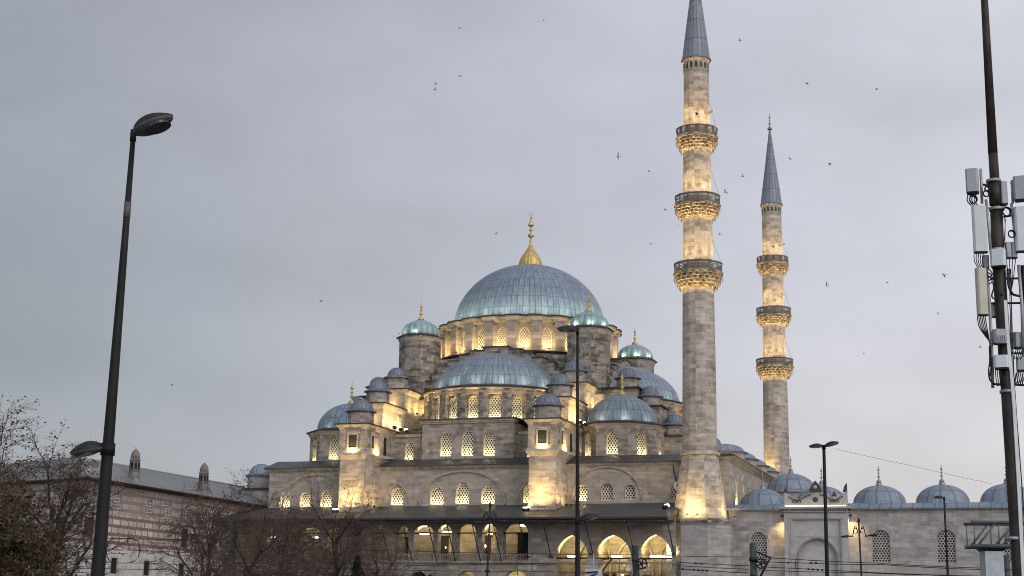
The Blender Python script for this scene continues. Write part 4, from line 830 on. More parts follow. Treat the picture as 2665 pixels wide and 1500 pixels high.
# ------------------------------------------------------------------ brick and stone pavilion on the left
CHX = -23.75
def pavilion():
    t = empty('pavilion', W(0, 0, 0), -TH); tag(t, 'old brick and pale stone hall with grey metal hipped roof and two stone chimneys', 'building')
    ux, v0, v1 = -23.6, -54.8, -20.5; fr = frame(ux, 0, pi/2)
    ups = [(x, 1.4) for x in (-53.5, -49.3, -43.95, -40.45, -37.0, -33.5, -30.0, -26.5, -23)]
    U = [(c, w, 11.15, 12.15, 12.75) for c, w in ups]
    MID = [(-53.6, 1.6, 8.55, 10.35), (-37.2, 1.3, 8.45, 10.3), (-31.2, 1.3, 8.45, 10.25), (-26.0, 1.3, 8.45, 10.2)]; LO = [(c, 1.05, 5.5, 6.9) for c in (-49.2, -43.7, -37.4, -31.9, -26.1)]
    rect = lambda c, w, a, b: [(c-w/2, a), (c+w/2, a), (c+w/2, b), (c-w/2, b)]
    m = MB(); m.panel([(v0, 0), (v1, 0), (v1, 13.6), (v0, 13.6)], [arch(c, w, z0, s, a) for c, w, z0, s, a in U]+[rect(*q) for q in MID+LO], fr, .14)
    fl = frame(ux, v0, R(-19)); Lw = -26.0; UL = [(-3.0-4.6*i, .95, 11.15, 12.15, 12.75) for i in range(5)]; ML = [(-3.0-4.6*i, 1.3, 8.5, 10.35) for i in range(5)]
    m.panel([(Lw, 0), (0, 0), (0, 13.6), (Lw, 13.6)], [arch(c, w, z0, s, a) for c, w, z0, s, a in UL]+[rect(*q) for q in ML], fl, .25)
    wl = m.build('wall', M['pav_wall'], t)
    for f, us in ((fr, U), (fl, UL)):
        for c, w, z0, s, a in us:
            p = arch(c, w, z0, s, a); m = MB()
            for tri in geometry.tessellate_polygon([[Vector((x, z, 0)) for x, z in p]]): m.face([f(*p[i], .1) for i in tri], [(p[i][0]-c+.135, p[i][1]-z0) for i in tri])
            m.build('window', M['panes'], wl)
    for f, qs, mt in ((fr, MID, 'wood'), (fr, LO, 'dark'), (fl, ML, 'wood')):
        for q in qs:
            m = MB(); m.prism(rect(*q), f, .09, .13); s_ = m.build('shutter', M[mt], wl)
            m = MB(); c, w, a, b = q
            for x0, x1, z0, z1 in ((c-w/2-.18, c-w/2, a-.1, b+.18), (c+w/2, c+w/2+.18, a-.1, b+.18), (c-w/2, c+w/2, b, b+.18)): m.prism([(x0, z0), (x1, z0), (x1, z1), (x0, z1)], f, -.04, .1)
            m.build('stone_surround', M['marble'], s_)
    # hipped roof with deep eaves
    e = 13.75; o = 1.0; le = fl(Lw-1, e, -o); c0 = (ux+o, v0-o+.15, e); c1 = (ux+o, v1, e); R0 = (ux-2.8, v0+2.9, 15.95); R1 = (ux-2.8, v1, 15.95); RL = fl(Lw-1, 15.95, 3.6)
    m = MB(); q = lambda P: m.face(P, [((p[1] if abs(P[0][1]-P[1][1]) > abs(P[0][0]-P[1][0]) else p[0]), p[2]) for p in P])
    q([c0, c1, R1, R0]); q([le, c0, R0, RL]); q([R0, R1, (ux-9, v1, e), (ux-9, v0+8, e)]); q([RL, R0, (ux-9, v0+8, e), fl(Lw-1, e, 9)])
    rf = m.build('roof', M['sheet'], t)
    m = MB(); m.tube([c0, R0], .09, 5); m.tube([R0, R1], .09, 5); m.tube([R0, RL], .09, 5); m.build('ridge_cap', M['mast_grey'], rf)
    m = MB(); dz = .12
    for a, b in ((c0, c1), (le, c0)): m.face([a, b, (b[0], b[1], b[2]-dz), (a[0], a[1], a[2]-dz)])
    lw0 = fl(Lw, 13.55, 0)
    m.face([(c0[0], c0[1], e-dz), (c1[0], c1[1], e-dz), (ux, v1, 13.5), (ux, v0, 13.5)]); m.face([(le[0], le[1], e-dz), (c0[0], c0[1], e-dz), (ux, v0, 13.5), lw0]); m.build('soffit', M['wood'], rf)
    for x, y in ((CHX, -46.7), (CHX, -33.9)):   # octagonal stone chimneys with a slotted lantern
        m = MB(); oct_ring(m, (x, y), .52, [(.04, 13.7), (.0, 15.0), (-.02, 15.5)], 8); oct_ring(m, (x, y), .50, [(-.03, 15.5), (-.05, 16.05), (.03, 16.1), (.03, 16.2), (-.06, 16.26)], 8)
        m.lathe([(.44, 16.25), (.45, 16.45), (.40, 16.75), (.28, 17.0), (.10, 17.16), (.02, 17.24)], 12, (x, y)); ch = m.build('chimney', M['stone_chimney'], rf)
        for k in range(8): m = MB(); a = k*pi/4; f = frame(x+sin(a)*.47, y-cos(a)*.47, a); m.prism(arch(0, .2, 15.3, 15.75, 15.98, 4), f, -.015, .05); m.build('smoke_slot', M['dark'], ch)
    # low link wall between the hall and the mosque front
pavilion()

# ------------------------------------------------------------------ floodlights: every lamp is a fixture with its own light
WARM, YEL, COOL = (1.0, .665, .27), (1.0, .695, .28), (.90, 1.0, .74)
FL = {}
def fixture(bright):
    t = empty('floodlight'); m = MB(); m.box(-.22, .22, -.10, .10, .10, .34); m.box(-.03, .03, -.03, .03, 0, .10); m.build('housing', M['iron'], t)
    m = MB(); m.box(-.20, .20, -.09, .09, .341, .46 if bright else .36); m.build('lens', M['lens'] if bright else M['lamp_under'], t); return t
def flood(x, y, z, target, power, col=WARM, size=.5, spread=170, label=None, group=None, big=1.0, strip=0.0):
    br_ = big >= 1.0
    if br_ not in FL: FL[br_] = t = fixture(br_)
    else: t = copy_tree(FL[br_])
    p = W(x, y, z); t.location = p; d = W(*target)-p if target else Vector((0, 0, 1)); t.rotation_euler = d.to_track_quat('Z', 'Y').to_euler(); t.scale = (big, big, big)
    tag(t, label or 'small warm floodlight tucked on a ledge at the foot of the drum', 'floodlight', group or 'floodlights on the mosque')
    for c in kids(t):
        if c.type == 'LIGHT': bpy.data.objects.remove(c)
    l = bpy.data.lights.new('flood_beam', 'AREA'); l.shape = 'RECTANGLE' if strip else 'DISK'; l.size = strip or size; l.energy = power; l.color = col; l.spread = R(spread)
    if strip: l.size_y = .12
    o = bpy.data.objects.new('flood_beam', l); COL.objects.link(o); o.parent = t; o.location = (0, 0, .50); o.rotation_euler = (pi, 0, 0)
    return t
def lights():
    K = LK
    # ring round the main drum
    for k in range(-7, 8):
        a = (k)*BAY; r = 11.35
        flood(r*sin(a), -r*cos(a), 32.12, (9.9*sin(a), -9.9*cos(a), 34.6), 72*K, YEL, .35, 175, 'small warm floodlight on the lead ledge round the main drum', 'drum floodlights', .5)
    # ring under the half dome windows, front and right
    for k in range(-5, 6):
        a = k*R(18); r = 8.5
        flood(r*sin(a), -11.2-r*cos(a), 22.98, (8.05*sin(a), -11.2-8.05*cos(a), 26.0), 22*K, YEL, .15, 60, 'small warm floodlight below a window of the front half dome', 'front half dome floodlights', .5)
    for k in (-4.5, 4.5):
        a = k*R(18); flood(9.0*sin(a), -11.2-9.0*cos(a), 22.98, (7.9*sin(a), -11.2-7.9*cos(a), 25.0), 60*K, YEL, .25, 150, 'small warm floodlight at an end of the front half dome drum', 'front half dome floodlights', .5)
    for k in (-3, -1, 1):
        a = k*R(18)+pi/2; r = 8.9
        flood(11.2+r*sin(a), -r*cos(a), 22.98, (11.2+7.5*sin(a), -7.5*cos(a), 25.5), 70*K, WARM, .3, 175, 'small warm floodlight below the right half dome', 'right half dome floodlights', .6)
    for k in range(-8, 9):
        a = k*R(15); flood(10.75*sin(a), -10.75*cos(a), 36.38, (7.6*sin(a), -7.6*cos(a), 40.6), 37*K, COOL, .25, 130, 'thin cool lamp bar on the lip of the main dome', 'dome lip lamps', .3, 2.7)
    for q in (0, pi/2):
        for k in range(-3, 4):
            a = k*R(22); x, y = 8.35*sin(a), -11.2-8.35*cos(a); x2, y2 = 5.4*sin(a), -11.2-5.4*cos(a); ro = lambda X, Y: (X*cos(q)-Y*sin(q), X*sin(q)+Y*cos(q))
            flood(*ro(x, y), 26.85, (*ro(x2, y2), 30.0), (17 if q == 0 else 9)*K, COOL, .25, 120, 'thin cool lamp bar on the lip of the %s half dome' % ('front' if q == 0 else 'right'), 'half dome lip lamps', .3, 2.8)
    for sx, sy in ((-1, -1), (1, -1), (1, 1)):
        for b in (-70, -25, 20, 65):
            b = R(b); cx, cy = sx*10.5, sy*10.5; flood(cx+2.62*sin(b), cy-2.62*cos(b), 34.1, (cx+1.3*sin(b), cy-1.3*cos(b), 35.6), 6.5*K, COOL, .2, 130, 'thin cool lamp bar on the rim of a weight turret', 'turret rim lamps', .3, 1.5)
    # turret feet
    for cx, s in ((-10.5, -1), (10.5, 1)):
        for dx, dy in ((-.9, -2.75), (1.1, -2.75), (2.75, -1.0), (-2.75, -1)):
            flood(cx+dx, -10.5+dy, 26.45, (cx+dx*.8, -10.5+dy*.8, 32), 26*K, WARM, .25, 120, 'small warm floodlight at the foot of a weight turret', 'turret floodlights', .6)
    # stepped piers: lamps in the valley beside each step
    for cx, q in ((-10.3, 1), (10.5, 1)):
        xr = cx+1.42
        for y in (-22.3, -20.6, -18.8):
            n = {-22.3: 'lowest', -20.6: 'middle', -18.8: 'topmost'}[y]
            flood(xr+1.35, y, 21.75, (xr-.1, y, 23.6), 75*K, YEL, .4, 150, '%s of three bright floodlights in a slanting row on the %s pier roof' % (n, 'left' if cx < 0 else 'right'), 'floodlights on the pier roofs', 1.25)
        for y in (-15.6, -13.6): flood(xr+1.0, y, 24.2, (xr-.1, y, 26.2), 55*K, YEL, .35, 150, 'small warm floodlight beside the upper pier step', 'upper pier floodlights', .7)
        flood(cx-.4, -24.2, 22.05, (cx, -22.9, 24.0), 38*K, WARM, .3, 150, 'small warm floodlight behind the front pier turret', 'pier turret floodlights', .6)
        flood(cx+.6, -24.2, 22.05, (cx+.4, -22.9, 24.0), 38*K, WARM, .3, 150, 'small warm floodlight behind the front pier turret', 'pier turret floodlights', .6)
        flood(cx, -17.7, 24.75, (cx, -16.9, 26.3), 30*K, WARM, .3, 150, 'small warm floodlight behind the second pier turret', 'pier turret floodlights', .6)
        # chamber sill lamps
        flood(cx, -27.5, 18.6, (cx, -27.1, 20.2), 75*K, YEL, .25, 165, 'warm lamp bar on the front corbel ledge of a pier', 'pier corbel lamps', .25, 2.6)
        flood(xr+.5, -24.6, 18.6, (xr+.1, -24.6, 20.2), 85*K, YEL, .25, 165, 'warm lamp bar on the side corbel ledge of a pier', 'pier corbel lamps', .25, 4.2)
        flood(cx, -28.2, 12.5, (cx, -27, 16.4), 205*K, YEL, .4, 110, 'long warm lamp bar at the foot of the %s pier on the gallery roof' % ('left' if cx < 0 else 'right'), 'floodlights at the pier feet', .35, 2.9)
        for x in (-1.75, -1.35): flood(cx+x, -27.6, 12.5, (cx-1.0, -26.8, 15), 10*K, YEL, .3, 140, '%s small bright floodlight left of the foot of the %s pier' % ('outer' if x < -1.5 else 'inner', 'left' if cx < 0 else 'right'), 'floodlights at the pier feet', 1.0)
        # foot of the pier on the gallery roof
        for y in (-26.3, -24.6): flood(xr+1.0, y, 13.1, (xr, y, 15.0), 34*K, YEL, .35, 150, 'small floodlight on the gallery roof beside a pier', 'gallery roof floodlights', .7)
    # windows of the exedra and of the hall wall
    # corner domes
    for sx in (-1, 1):
        cx, cy = sx*15.7, -15.6
        if sx > 0: flood(cx-5.0, cy-1.2, 18.8, (cx-4.2, cy-1.2, 20.6), 60*K, YEL, .25, 160, 'bright floodlight between the right pier and the corner drum', 'corner drum floodlights', .6)
        for b in (-60, -20, 20, 60):
            b = R(b); flood(cx+4.45*sin(b), cy-4.45*cos(b), 22.32, (cx+3.1*sin(b), cy-3.1*cos(b), 24.2), (9 if b < .5 and sx > 0 else 5)*K, COOL, .2, 125, 'thin cool lamp bar on the rim of a corner dome', 'corner dome rim lamps', .3, 2.4)
    # minarets
    for base, k1 in (((26.05, -25), 1.0), ((25.65, 25), .966)):
        bx, by = base
        for zr, r in ((36.45*k1, 2.15), (43.5*k1, 2.02), (50.75*k1, 1.84)):
            for a in (-105, -75, -45, -15, 15, 45, 75, 105): flood(bx+r*sin(R(a)), by-r*cos(R(a)), zr, (bx+1.25*sin(R(a)), by-1.25*cos(R(a)), zr+6.0), 15*K, WARM, .22, 88, 'small warm lamp bar inside a minaret balcony', 'balcony floodlights', .3, 1.0)
            for a in (-80, -40, 0, 40, 80): flood(bx+(r+.05)*sin(R(a)), by-(r+.05)*cos(R(a)), zr+.02, (bx+1.1*sin(R(a)), by-1.1*cos(R(a)), zr+7.0), 19*K, WARM, .22, 42, 'small warm lamp bar inside a minaret balcony', 'balcony floodlights', .3, .9)
    for x, y, z, tx, ty, tz, p, sp_ in ((24.6, -29.0, 11.95, 25.6, -27.0, 14.0, 70, 140), (26.6, -29.2, 11.95, 26.4, -27.0, 14.0, 70, 140), (25.6, -29.1, 11.95, 26.0, -27.0, 15.0, 40, 140), (29.6, -26.0, 11.95, 28.0, -25.3, 14.2, 60, 140)):
        flood(x, y, z, (tx, ty, tz), p*K, YEL, .35, sp_, 'small warm floodlight on the mossy ledge at the near minaret foot', 'minaret foot floodlights', .35)
    flood(23.2, -28.6, 12.55, (25.0, -26.5, 15), 30*K, YEL, .4, 140, 'bright floodlight on the gallery roof beside the near minaret', 'gallery roof end floodlights', 1.4)
    # lamps added in mid-air round the shafts to brighten the balcony corbels
    for bx, by, k1 in ((26.05, -25, 1.0), (25.65, 25, .966)):
        for zz, r, pw in ((33.5, 2.35, 22), (41.0, 2.15, 11), (48.2, 2.05, 9)):
            for a in (-75, -45, -15, 15, 45, 75): a = R(a); flood(bx+r*sin(a), by-r*cos(a), zz*k1, (bx+(r-.25)*sin(a), by-(r-.25)*cos(a), zz*k1+2.4), pw*K, YEL, .15, 105, 'tiny added lamp bar floating below a minaret balcony', 'added corbel lamps', .16, .9)
    for x, y in ((24.0, 22.0), (23.2, 24.2)): flood(x, y, 18.7, (25.8, 24.2, 25), 230*K, YEL, .4, 100, 'small warm floodlight at the foot of the far minaret', 'far minaret floodlights', .8)
    # right hall wall eave and portico domes
    for y in (-20, -13, -6, 1, 8): flood(27.2, y, 18.45, (25.9, y+3, 19.0), 30*K, YEL, .3, 160, 'round bright floodlight on the eave above the right hall wall', 'eave floodlights', 1.1)
    # portal corners
    for x in (33.9, 40.35): flood(x, -24.8, 12.25, (x, -24.4, 9.5), 75*K, WARM, .2, 120, 'small floodlight under the %s end of the portal cornice' % ('left' if x < 36 else 'right'), 'portal floodlights', .6)
    # gallery tubes
    def tube(x, y, z, w, p, label, dy=0.0, light=True):
        t = empty('tube_lamp', W(x, y, z), -TH); tag(t, label, 'tube lamp', 'gallery lamps'); m = MB(); m.box(-w/2, w/2, -.06, .06, .14, .2); m.build('tray', M['iron'], t); m = MB(); m.tube([(-w/2, 0, .07), (w/2, 0, .07)], .085, 8); m.build('tube', M['tubelit'], t)
        if light:
            l = bpy.data.lights.new('tube_light', 'AREA'); l.shape = 'RECTANGLE'; l.size = w; l.size_y = .3; l.energy = p*K*3.2; l.color = (1, .77, .33); o = bpy.data.objects.new('tube_light', l); COL.objects.link(o); o.parent = t; o.location = (0, .15, .3); o.rotation_euler = (pi-.5, 0, 0)
    tube(13.9, -28.0, 8.05, .7, 100, 'short glowing tube on the beam of the leftmost big gallery arch'); tube(18.2, -28.0, 8.05, .45, 100, 'stub of a lit tube on the beam of the middle big arch'); tube(18.75, -28.0, 8.05, .45, 75, 'second lit stub, nearer the dark pole, on the middle big arch'); tube(22.9, -28.0, 8.05, 2.3, 150, 'long brilliant white tube under the rightmost big gallery arch')
    tube(-1.6, -27.9, 10.3, 1.0, 40, 'slim lit tube under a wide upper gallery arch'); tube(1.0, -27.9, 10.4, 1.3, 45, 'thick bright tube under a narrow upper gallery arch'); tube(5.4, -27.9, 10.3, .5, 40, 'short lit tube behind the ornate lamp post'); tube(-13.6, -27.9, 9.9, .9, 30, 'lit tube glimpsed through the bare tree'); tube(-18.6, -27.9, 9.95, .7, 20, 'faint small tube far left behind the branches')
    for x in (-9.0, -4.0, 3.2, 8.2, -16): tube(x, -25.5, 11.2, .8, 34, 'ceiling tube inside the upper gallery hidden by its arches')
    for x, z, r, lb in ((.05, 9.2, .14, 'glowing bulb in the left gallery doorway'), (3.5, 9.3, .16, 'glowing bulb in the right gallery doorway beside the ornate post'), (-.75, 9.15, .07, 'small bulb left of the lit doorway'), (18.0, 6.4, .14, 'orange lamp in the entrance below the inscription')):
        t = empty('bulb_lamp', W(x, -24.1, z), -TH); tag(t, lb, 'lamp', 'gallery bulbs'); m = MB(); m.lathe([(.01, -r)]+[(r*cos(q), r*sin(q)) for q in [R(-80+160*i/8) for i in range(9)]]+[(.01, r)], 12); m.build('bulb', M['bulb'], t); m = MB(); m.tube([(0, 0, r), (0, 0, r+.9)], .015, 4); m.build('flex', M['cable'], t)
        l = bpy.data.lights.new('bulb_light', 'POINT'); l.energy = 12*K; l.color = (1, .6, .28); l.shadow_soft_size = .15; o = bpy.data.objects.new('bulb_light', l); COL.objects.link(o); o.parent = t; o.location = (0, -.35, 0)
    for x in (1.2, 5.8): # lower gallery
        tube(x+2, -26.5, 5.6, 1.2, 40, 'tube lamp in the lower gallery just below the picture edge')
LK = 1.0
lights()
# clean the first fixture's spare copies

# ------------------------------------------------------------------ street lamps
def lamp_head(parent, loc, yaw, L, tilt, wid=.5, tail=.10):
    secs = []; n = 16
    for i in range(n+1):
        t = i/n; w = wid*L*.5*(sin(pi*min(1, t**.80))**.62 if 0 < t < 1 else 0.0); w = max(w, .09*L*(1-t)*.9) if t < .5 else w
        secs.append((t*L, w, .03*L+.62*w*(.75+.25*sin(pi*t)), .02*L+.30*w))
    m = MB(); K = 9; rows = []
    for x, w, ht, hb in secs:
        rows.append([(x, -w*cos(pi*k/K), ht*sin(pi*k/K)) for k in range(K+1)] + [(x, w*cos(pi*k/K), -hb*sin(pi*k/K)) for k in range(1, K)])
    for i in range(n):
        a, b = rows[i], rows[i+1]; q = len(a)
        for k in range(q): k2 = (k+1) % q; m.face([a[k], a[k2], b[k2], b[k]], smooth=True, mi=0 if k < K else 1)
    m.face([(-tail, 0, .09*L), (0, -.06*L, 0), (0, .06*L, 0)]); m.face([(-tail, 0, .09*L), (0, .06*L, -.03*L), (0, -.06*L, -.03*L)])
    MT = Matrix.Translation(loc) @ Matrix.Rotation(yaw, 4, 'Z') @ Matrix.Rotation(-tilt, 4, 'Y')
    h = m.build('lamp_head', [M['lamp_shell'], M['lamp_under']], parent, MT)
    m = MB(); g = []
    for k in range(24): a = 2*pi*k/24; g.append((L*.58+.30*L*cos(a), .185*L*wid/.5*sin(a), -.10*L*wid/.56))
    m.face(g); top = [(x, y*1.02, z+.06*L) for x, y, z in g]
    for k in range(24): k2 = (k+1) % 24; m.face([g[k], g[k2], top[k2], top[k]])
    m.build('lamp_glass', M['lamp_glass'], h, MT)
    m = MB(); m.box(.80*L, .92*L, -.05*L, .05*L, -.085*L, .02*L); m.build('latch', M['lamp_under'], h, MT); return h
def lamp(b, t_, Y, heads, r0, r1, label, group='street lamps with teardrop heads', collar=None):
    P1, P2 = at(*b, Y), at(*t_, Y); d = (P2-P1)/(P2.z-P1.z); base = P1-d*P1.z
    t = empty('street_lamp', base); tag(t, label, 'street lamp', group); T = P2-base; m = MB()
    m.tube([T*q for q in (0, .25, .5, .75, 1)], r0, 14, r1); m.build('pole', M['pole'], t)
    m = MB(); m.tube([Vector((0, 0, 0)), d*.5], r0*1.7, 12, r0*1.5); m.build('base_sleeve', M['pole'], t)
    for z, yaw, L, tilt in heads:
        p = d*z if z > 0 else T; rr = r0+(r1-r0)*(p.z/T.z)
        lamp_head(t, p+Vector((cos(yaw)*rr*.6, sin(yaw)*rr*.6, .02)), yaw, L, tilt, .78 if tilt < R(-10) else (.72 if L > .74 else .60))
        m = MB(); m.tube([p-d*.11, p+d*.09], rr*1.3, 12); m.build('collar', M['pole'], t)
    for z in (collar or []): m = MB(); m.tube([d*z, d*(z+.28)], r0+(r1-r0)*z/T.z+.006, 12); m.build('sticker_band', M['lamp_under'], t)
    return t
lamp((254, 1500), (347, 352), 25, [(-1, R(-14), .76, R(22)), (4.40, R(180+12), .56, R(-13))], .135, .042, 'tall dark street lamp standing before the brick hall with heads to both sides', collar=[8.35])
lamp((1503, 1500), (1503, 862), 43, [(-1, R(180+8), .58, R(2)), (4.55, R(-8), .60, R(12))], .085, .036, 'slender dark street lamp rising in front of the right pier and corner dome')
lamp((2153, 1500), (2144, 1163), 73, [(-1, R(180), .68, R(-2)), (-1, R(0), .72, R(16))], .11, .075, 'double headed street lamp in front of the marble portal')
lamp((2467, 1500), (2457, 1297), 105, [(-1, R(180),   .70, R(2))], .11, .06, 'thin single headed street lamp before the courtyard wall')
def ornate_lamp(b, t_, Y, label, k=.5):
    P1, P2 = at(*b, Y), at(*t_, Y); d = (P2-P1)/(P2.z-P1.z); base = P1-d*P1.z; T = P2-base; t = empty('ornate_lamp', base); tag(t, label, 'street lamp', 'ornate lamp posts with scrolled arms')
    m = MB(); m.tube([T*q for q in (0, .5, 1)], .08, 10, .05); m.lathe([(.16, T.z*.55), (.13, T.z*.57)], 10, (T.x*.56, 0)); m.build('post', M['iron'], t)
    m = MB(); m.lathe([(.05, 0), (.09, .08), (.07, .18), (.02, .3)], 10, (T.x, T.y)); [m.v.__setitem__(j, (v[0], v[1], v[2]+T.z)) for j, v in enumerate(m.v)]; m.build('knob', M['iron'], t)
    for sx, up_ in ((-1, -.35), (1, .12)):
        m = MB(); A = T-Vector((0, 0, .65)); pts = [A+Vector((sx*(.08+.42*q*k*1.3), 0, .45*sin(pi*q*1.15)-.02)) for q in [i/10 for i in range(11)]]; m.tube(pts, .03, 6)
        pts2 = [A+Vector((sx*(.24+.12*cos(a)), 0, .12+.16*sin(a))) for a in [R(-60+330*i/12) for i in range(13)]]; m.tube(pts2, .022, 6); m.build('scroll_arm', M['iron'], t)
        e = pts[-1]; m = MB(); q0 = Vector((sx*.05, 0, 0)); m.tube([e-q0, e+Vector((sx*.55*k, 0, .08+up_*.3*k)), e+Vector((sx*1.05*k, 0, .08+up_*.5*k))], .035, 8, .06); m.tube([e+Vector((sx*.5*k, 0, .06+up_*.27*k)), e+Vector((sx*1.15*k, 0, .06+up_*.48*k))], .085, 8, .05); m.build('lantern', M['iron'], t)
ornate_lamp((1268, 1500), (1276, 1320), 85, 'black ornate lamp post before the upper gallery arches')
ornate_lamp((2242, 1500), (2235, 1360), 96, 'black ornate lamp post before the courtyard wall right of the portal', .62)

# ------------------------------------------------------------------ tram poles, brackets, wires
def tram_pole(x, ytop, Y, r, mat, label, xb=None):
    P = at(x, ytop, Y); b = at(xb or x, 1500, Y); d = (P-b)/(P.z-b.z); base = P-d*P.z; t = empty('tram_pole', base); tag(t, label, 'tram pole', 'overhead line poles'); T = P-base
    m = MB(); m.tube([Vector((0, 0, 0)), T*.5, T], r*1.05, 16, r); m.build('post', M[mat], t)
    for q in (.55, .72, .86): m = MB(); m.tube([T*q, T*q+d*.10], r*1.12, 14); m.build('band', M['mast_grey' if mat == 'tram_green' and x < 700 else mat], t)
    return t, T
def strut(t, T, a, b, r, Y, mat='iron', name='bracket_arm'):   # a,b given in picture pixels, turned into metres at the pole's distance
    A, B = at(*a, Y)-t.location, at(*b, Y)-t.location; m = MB(); m.tube([A, B], r, 6); m.build(name, M[mat], t)
def pulley(t, c, rp, Y):
    C = at(*c, Y)-t.location; rr = rp*Y/3931; m = MB(); m.tube([C+Vector((rr*cos(a), 0, rr*sin(a))) for a in [2*pi*i/24 for i in range(25)]], .05, 6)
    for k in range(5): a = 2*pi*k/5; m.tube([C, C+Vector((rr*cos(a), 0, rr*sin(a)))], .035, 4)
    m.lathe([(.0, -.1), (.09, -.1), (.09, .1), (0, .1)], 10, (C.x, C.y)); k0 = len(m.v)-44
    for j in range(k0, len(m.v)): v = m.v[j]; m.v[j] = (v[0], v[1], v[2]+C.z)
    m.build('tension_wheel', M['iron'], t)
t, T = tram_pole(599, 1349, 80, .165, 'tram_green', 'dark green tram pole with pale bands among bare branches', 588); strut(t, T, (562, 1415), (586, 1464), .07, 80, 'mast_grey'); strut(t, T, (556, 1411), (592, 1402), .035, 80)
t, T = tram_pole(1652, 1421, 85, .19, 'tram_grey', 'dark tram pole in front of the middle big gallery arch', 1656); pulley(t, (1670, 1467), 13, 84.6); strut(t, T, (1592, 1455), (1556, 1502), .05, 84.8); strut(t, T, (1640, 1452), (1592, 1454), .03, 84.8)
t, T = tram_pole(1959, 1415, 85, .19, 'tram_green', 'green tram pole before the first courtyard window', 1962); pulley(t, (1980, 1467), 12, 84.6); strut(t, T, (1968, 1436), (2005, 1452), .05, 84.8); strut(t, T, (2005, 1452), (1978, 1502), .06, 84.8); strut(t, T, (1950, 1456), (1970, 1456), .12, 84.8)
t, T = tram_pole(2618, 1445, 85, .17, 'tram_green', 'dark green post half hidden between the grey column and the mast', 2622)
def wire(pts, Y, label, r=.016, cat='cable', group='overhead tram wires', lumps=()):
    P = [at(x, y, Y) for x, y in pts]; m = MB(); Q = []
    for a, b in zip(P, P[1:]):
        for i in range(6): q = i/6; Q.append(a.lerp(b, q)-Vector((0, 0, .12*4*q*(1-q)*(b-a).length/25)))
    Q.append(P[-1]); m.tube(Q, r, 5); o = m.build('overhead_wire', M['cable']); tag(o, label, cat, group)
    for (x0, y0, x1, y1) in lumps:
        A, B = at(x0, y0, Y), at(x1, y1, Y); n = max(1, int((B-A).length/.22))
        for i in range(n): m = MB(); c = A.lerp(B, (i+.5)/n); m.tube([c-(B-A).normalized()*.05, c+(B-A).normalized()*.05], .06, 6); m.build('insulator', M['iron'], o)
wire([(-120, 1400), (286, 1402), (470, 1404), (592, 1402)], 80.2, 'black wire running along the top of the cable loop past the brick hall')
wire([(-120, 1420), (190, 1426), (367, 1433), (592, 1441)], 80.4, 'dark wire crossing the brick hall just above its plaster base')
wire([(-120, 1460), (190, 1462), (380, 1466), (590, 1472), (950, 1481), (1360, 1487), (1640, 1490)], 79.5, 'long low black wire passing behind the left green pole')
wire([(-120, 1477), (264, 1480), (380, 1482), (700, 1488)], 80.6, 'lowest thin wire at the left across small dark windows')
wire([(600, 1424), (1068, 1434), (1360, 1441), (1652, 1444), (1950, 1450)], 84.9, 'black wire level with the gallery balustrades')
wire([(1050, 1472), (1300, 1468), (1400, 1467), (1642, 1468)], 84.2, 'black wire across the grey wall below the balustrades')
wire([(1385, 1441), (1385, 1488)], 84.9, 'short vertical dropper wire left of the central lamp', .018)
wire([(1345, 1441), (1347, 1498)], 84.9, 'vertical dropper wire near the balustrade end', .018)
wire([(1770, 1464), (1870, 1469), (1950, 1473)], 85.0, 'wire with a string of dark insulators left of the courtyard pole', .022, lumps=[(1803, 1466, 1833, 1468)])
wire([(1768, 1481), (1850, 1486), (1950, 1492)], 85.0, 'lower insulated wire beside the near minaret base', .022, lumps=[(1770, 1481, 1784, 1482), (1800, 1483, 1846, 1486)])
wire([(1760, 1472), (1950, 1482)], 85.2, 'plain wire between the two insulated wires', .018)
wire([(1770, 1462), (1769, 1483)], 85.0, 'short vertical spacer joining the two insulated wires', .022)
wire([(2005, 1452), (2280, 1466), (2560, 1479), (2760, 1487)], 85.0, 'upper wire running right from the bracket tip over the portal', .022)
wire([(2003, 1463), (2070, 1465), (2295, 1470), (2560, 1483), (2760, 1492)], 85.1, 'wire with insulators crossing the foot of the portal', .022, lumps=[(2048, 1465, 2056, 1465), (2105, 1465, 2130, 1465)])
wire([(1995, 1476), (2080, 1480), (2150, 1484), (2560, 1500)], 85.2, 'lower wire across the portal base with dark beads', .020, lumps=[(2098, 1481, 2146, 1485)])
wire([(1975, 1484), (2250, 1491), (2420, 1497), (2700, 1506)], 85.3, 'lowest wire along the bottom edge of the courtyard wall', .018)
wire([(2071, 1462), (2069, 1480)], 85.1, 'short spacer between two wires before the portal niche', .022)
wire([(2172, 1168), (2375, 1213), (2580, 1259)], 74, 'thin pale cable slanting across the sky from lamp to mast', .007, group='sky cable')
def cable_loop():
    c = [(368, 1402), (352, 1403), (362, 1412), (364, 1430), (361, 1448), (350, 1460), (338, 1464)]; d = [(305, 1402), (292, 1404), (283, 1416), (277, 1436), (280, 1452), (288, 1463)]; m = MB()
    pts = [(338, 1464), (350, 1461), (360, 1450), (364, 1432), (361, 1412), (354, 1404), (342, 1402), (300, 1402), (288, 1405), (281, 1416), (277, 1434), (279, 1450), (288, 1463)]
    m.tube([at(x, y, 80.2) for x, y in pts], .028, 6); o = m.build('cable_loop', M['cable']); tag(o, 'black loop of slack cable hanging on the wires before the brick wall', 'cable')
cable_loop()
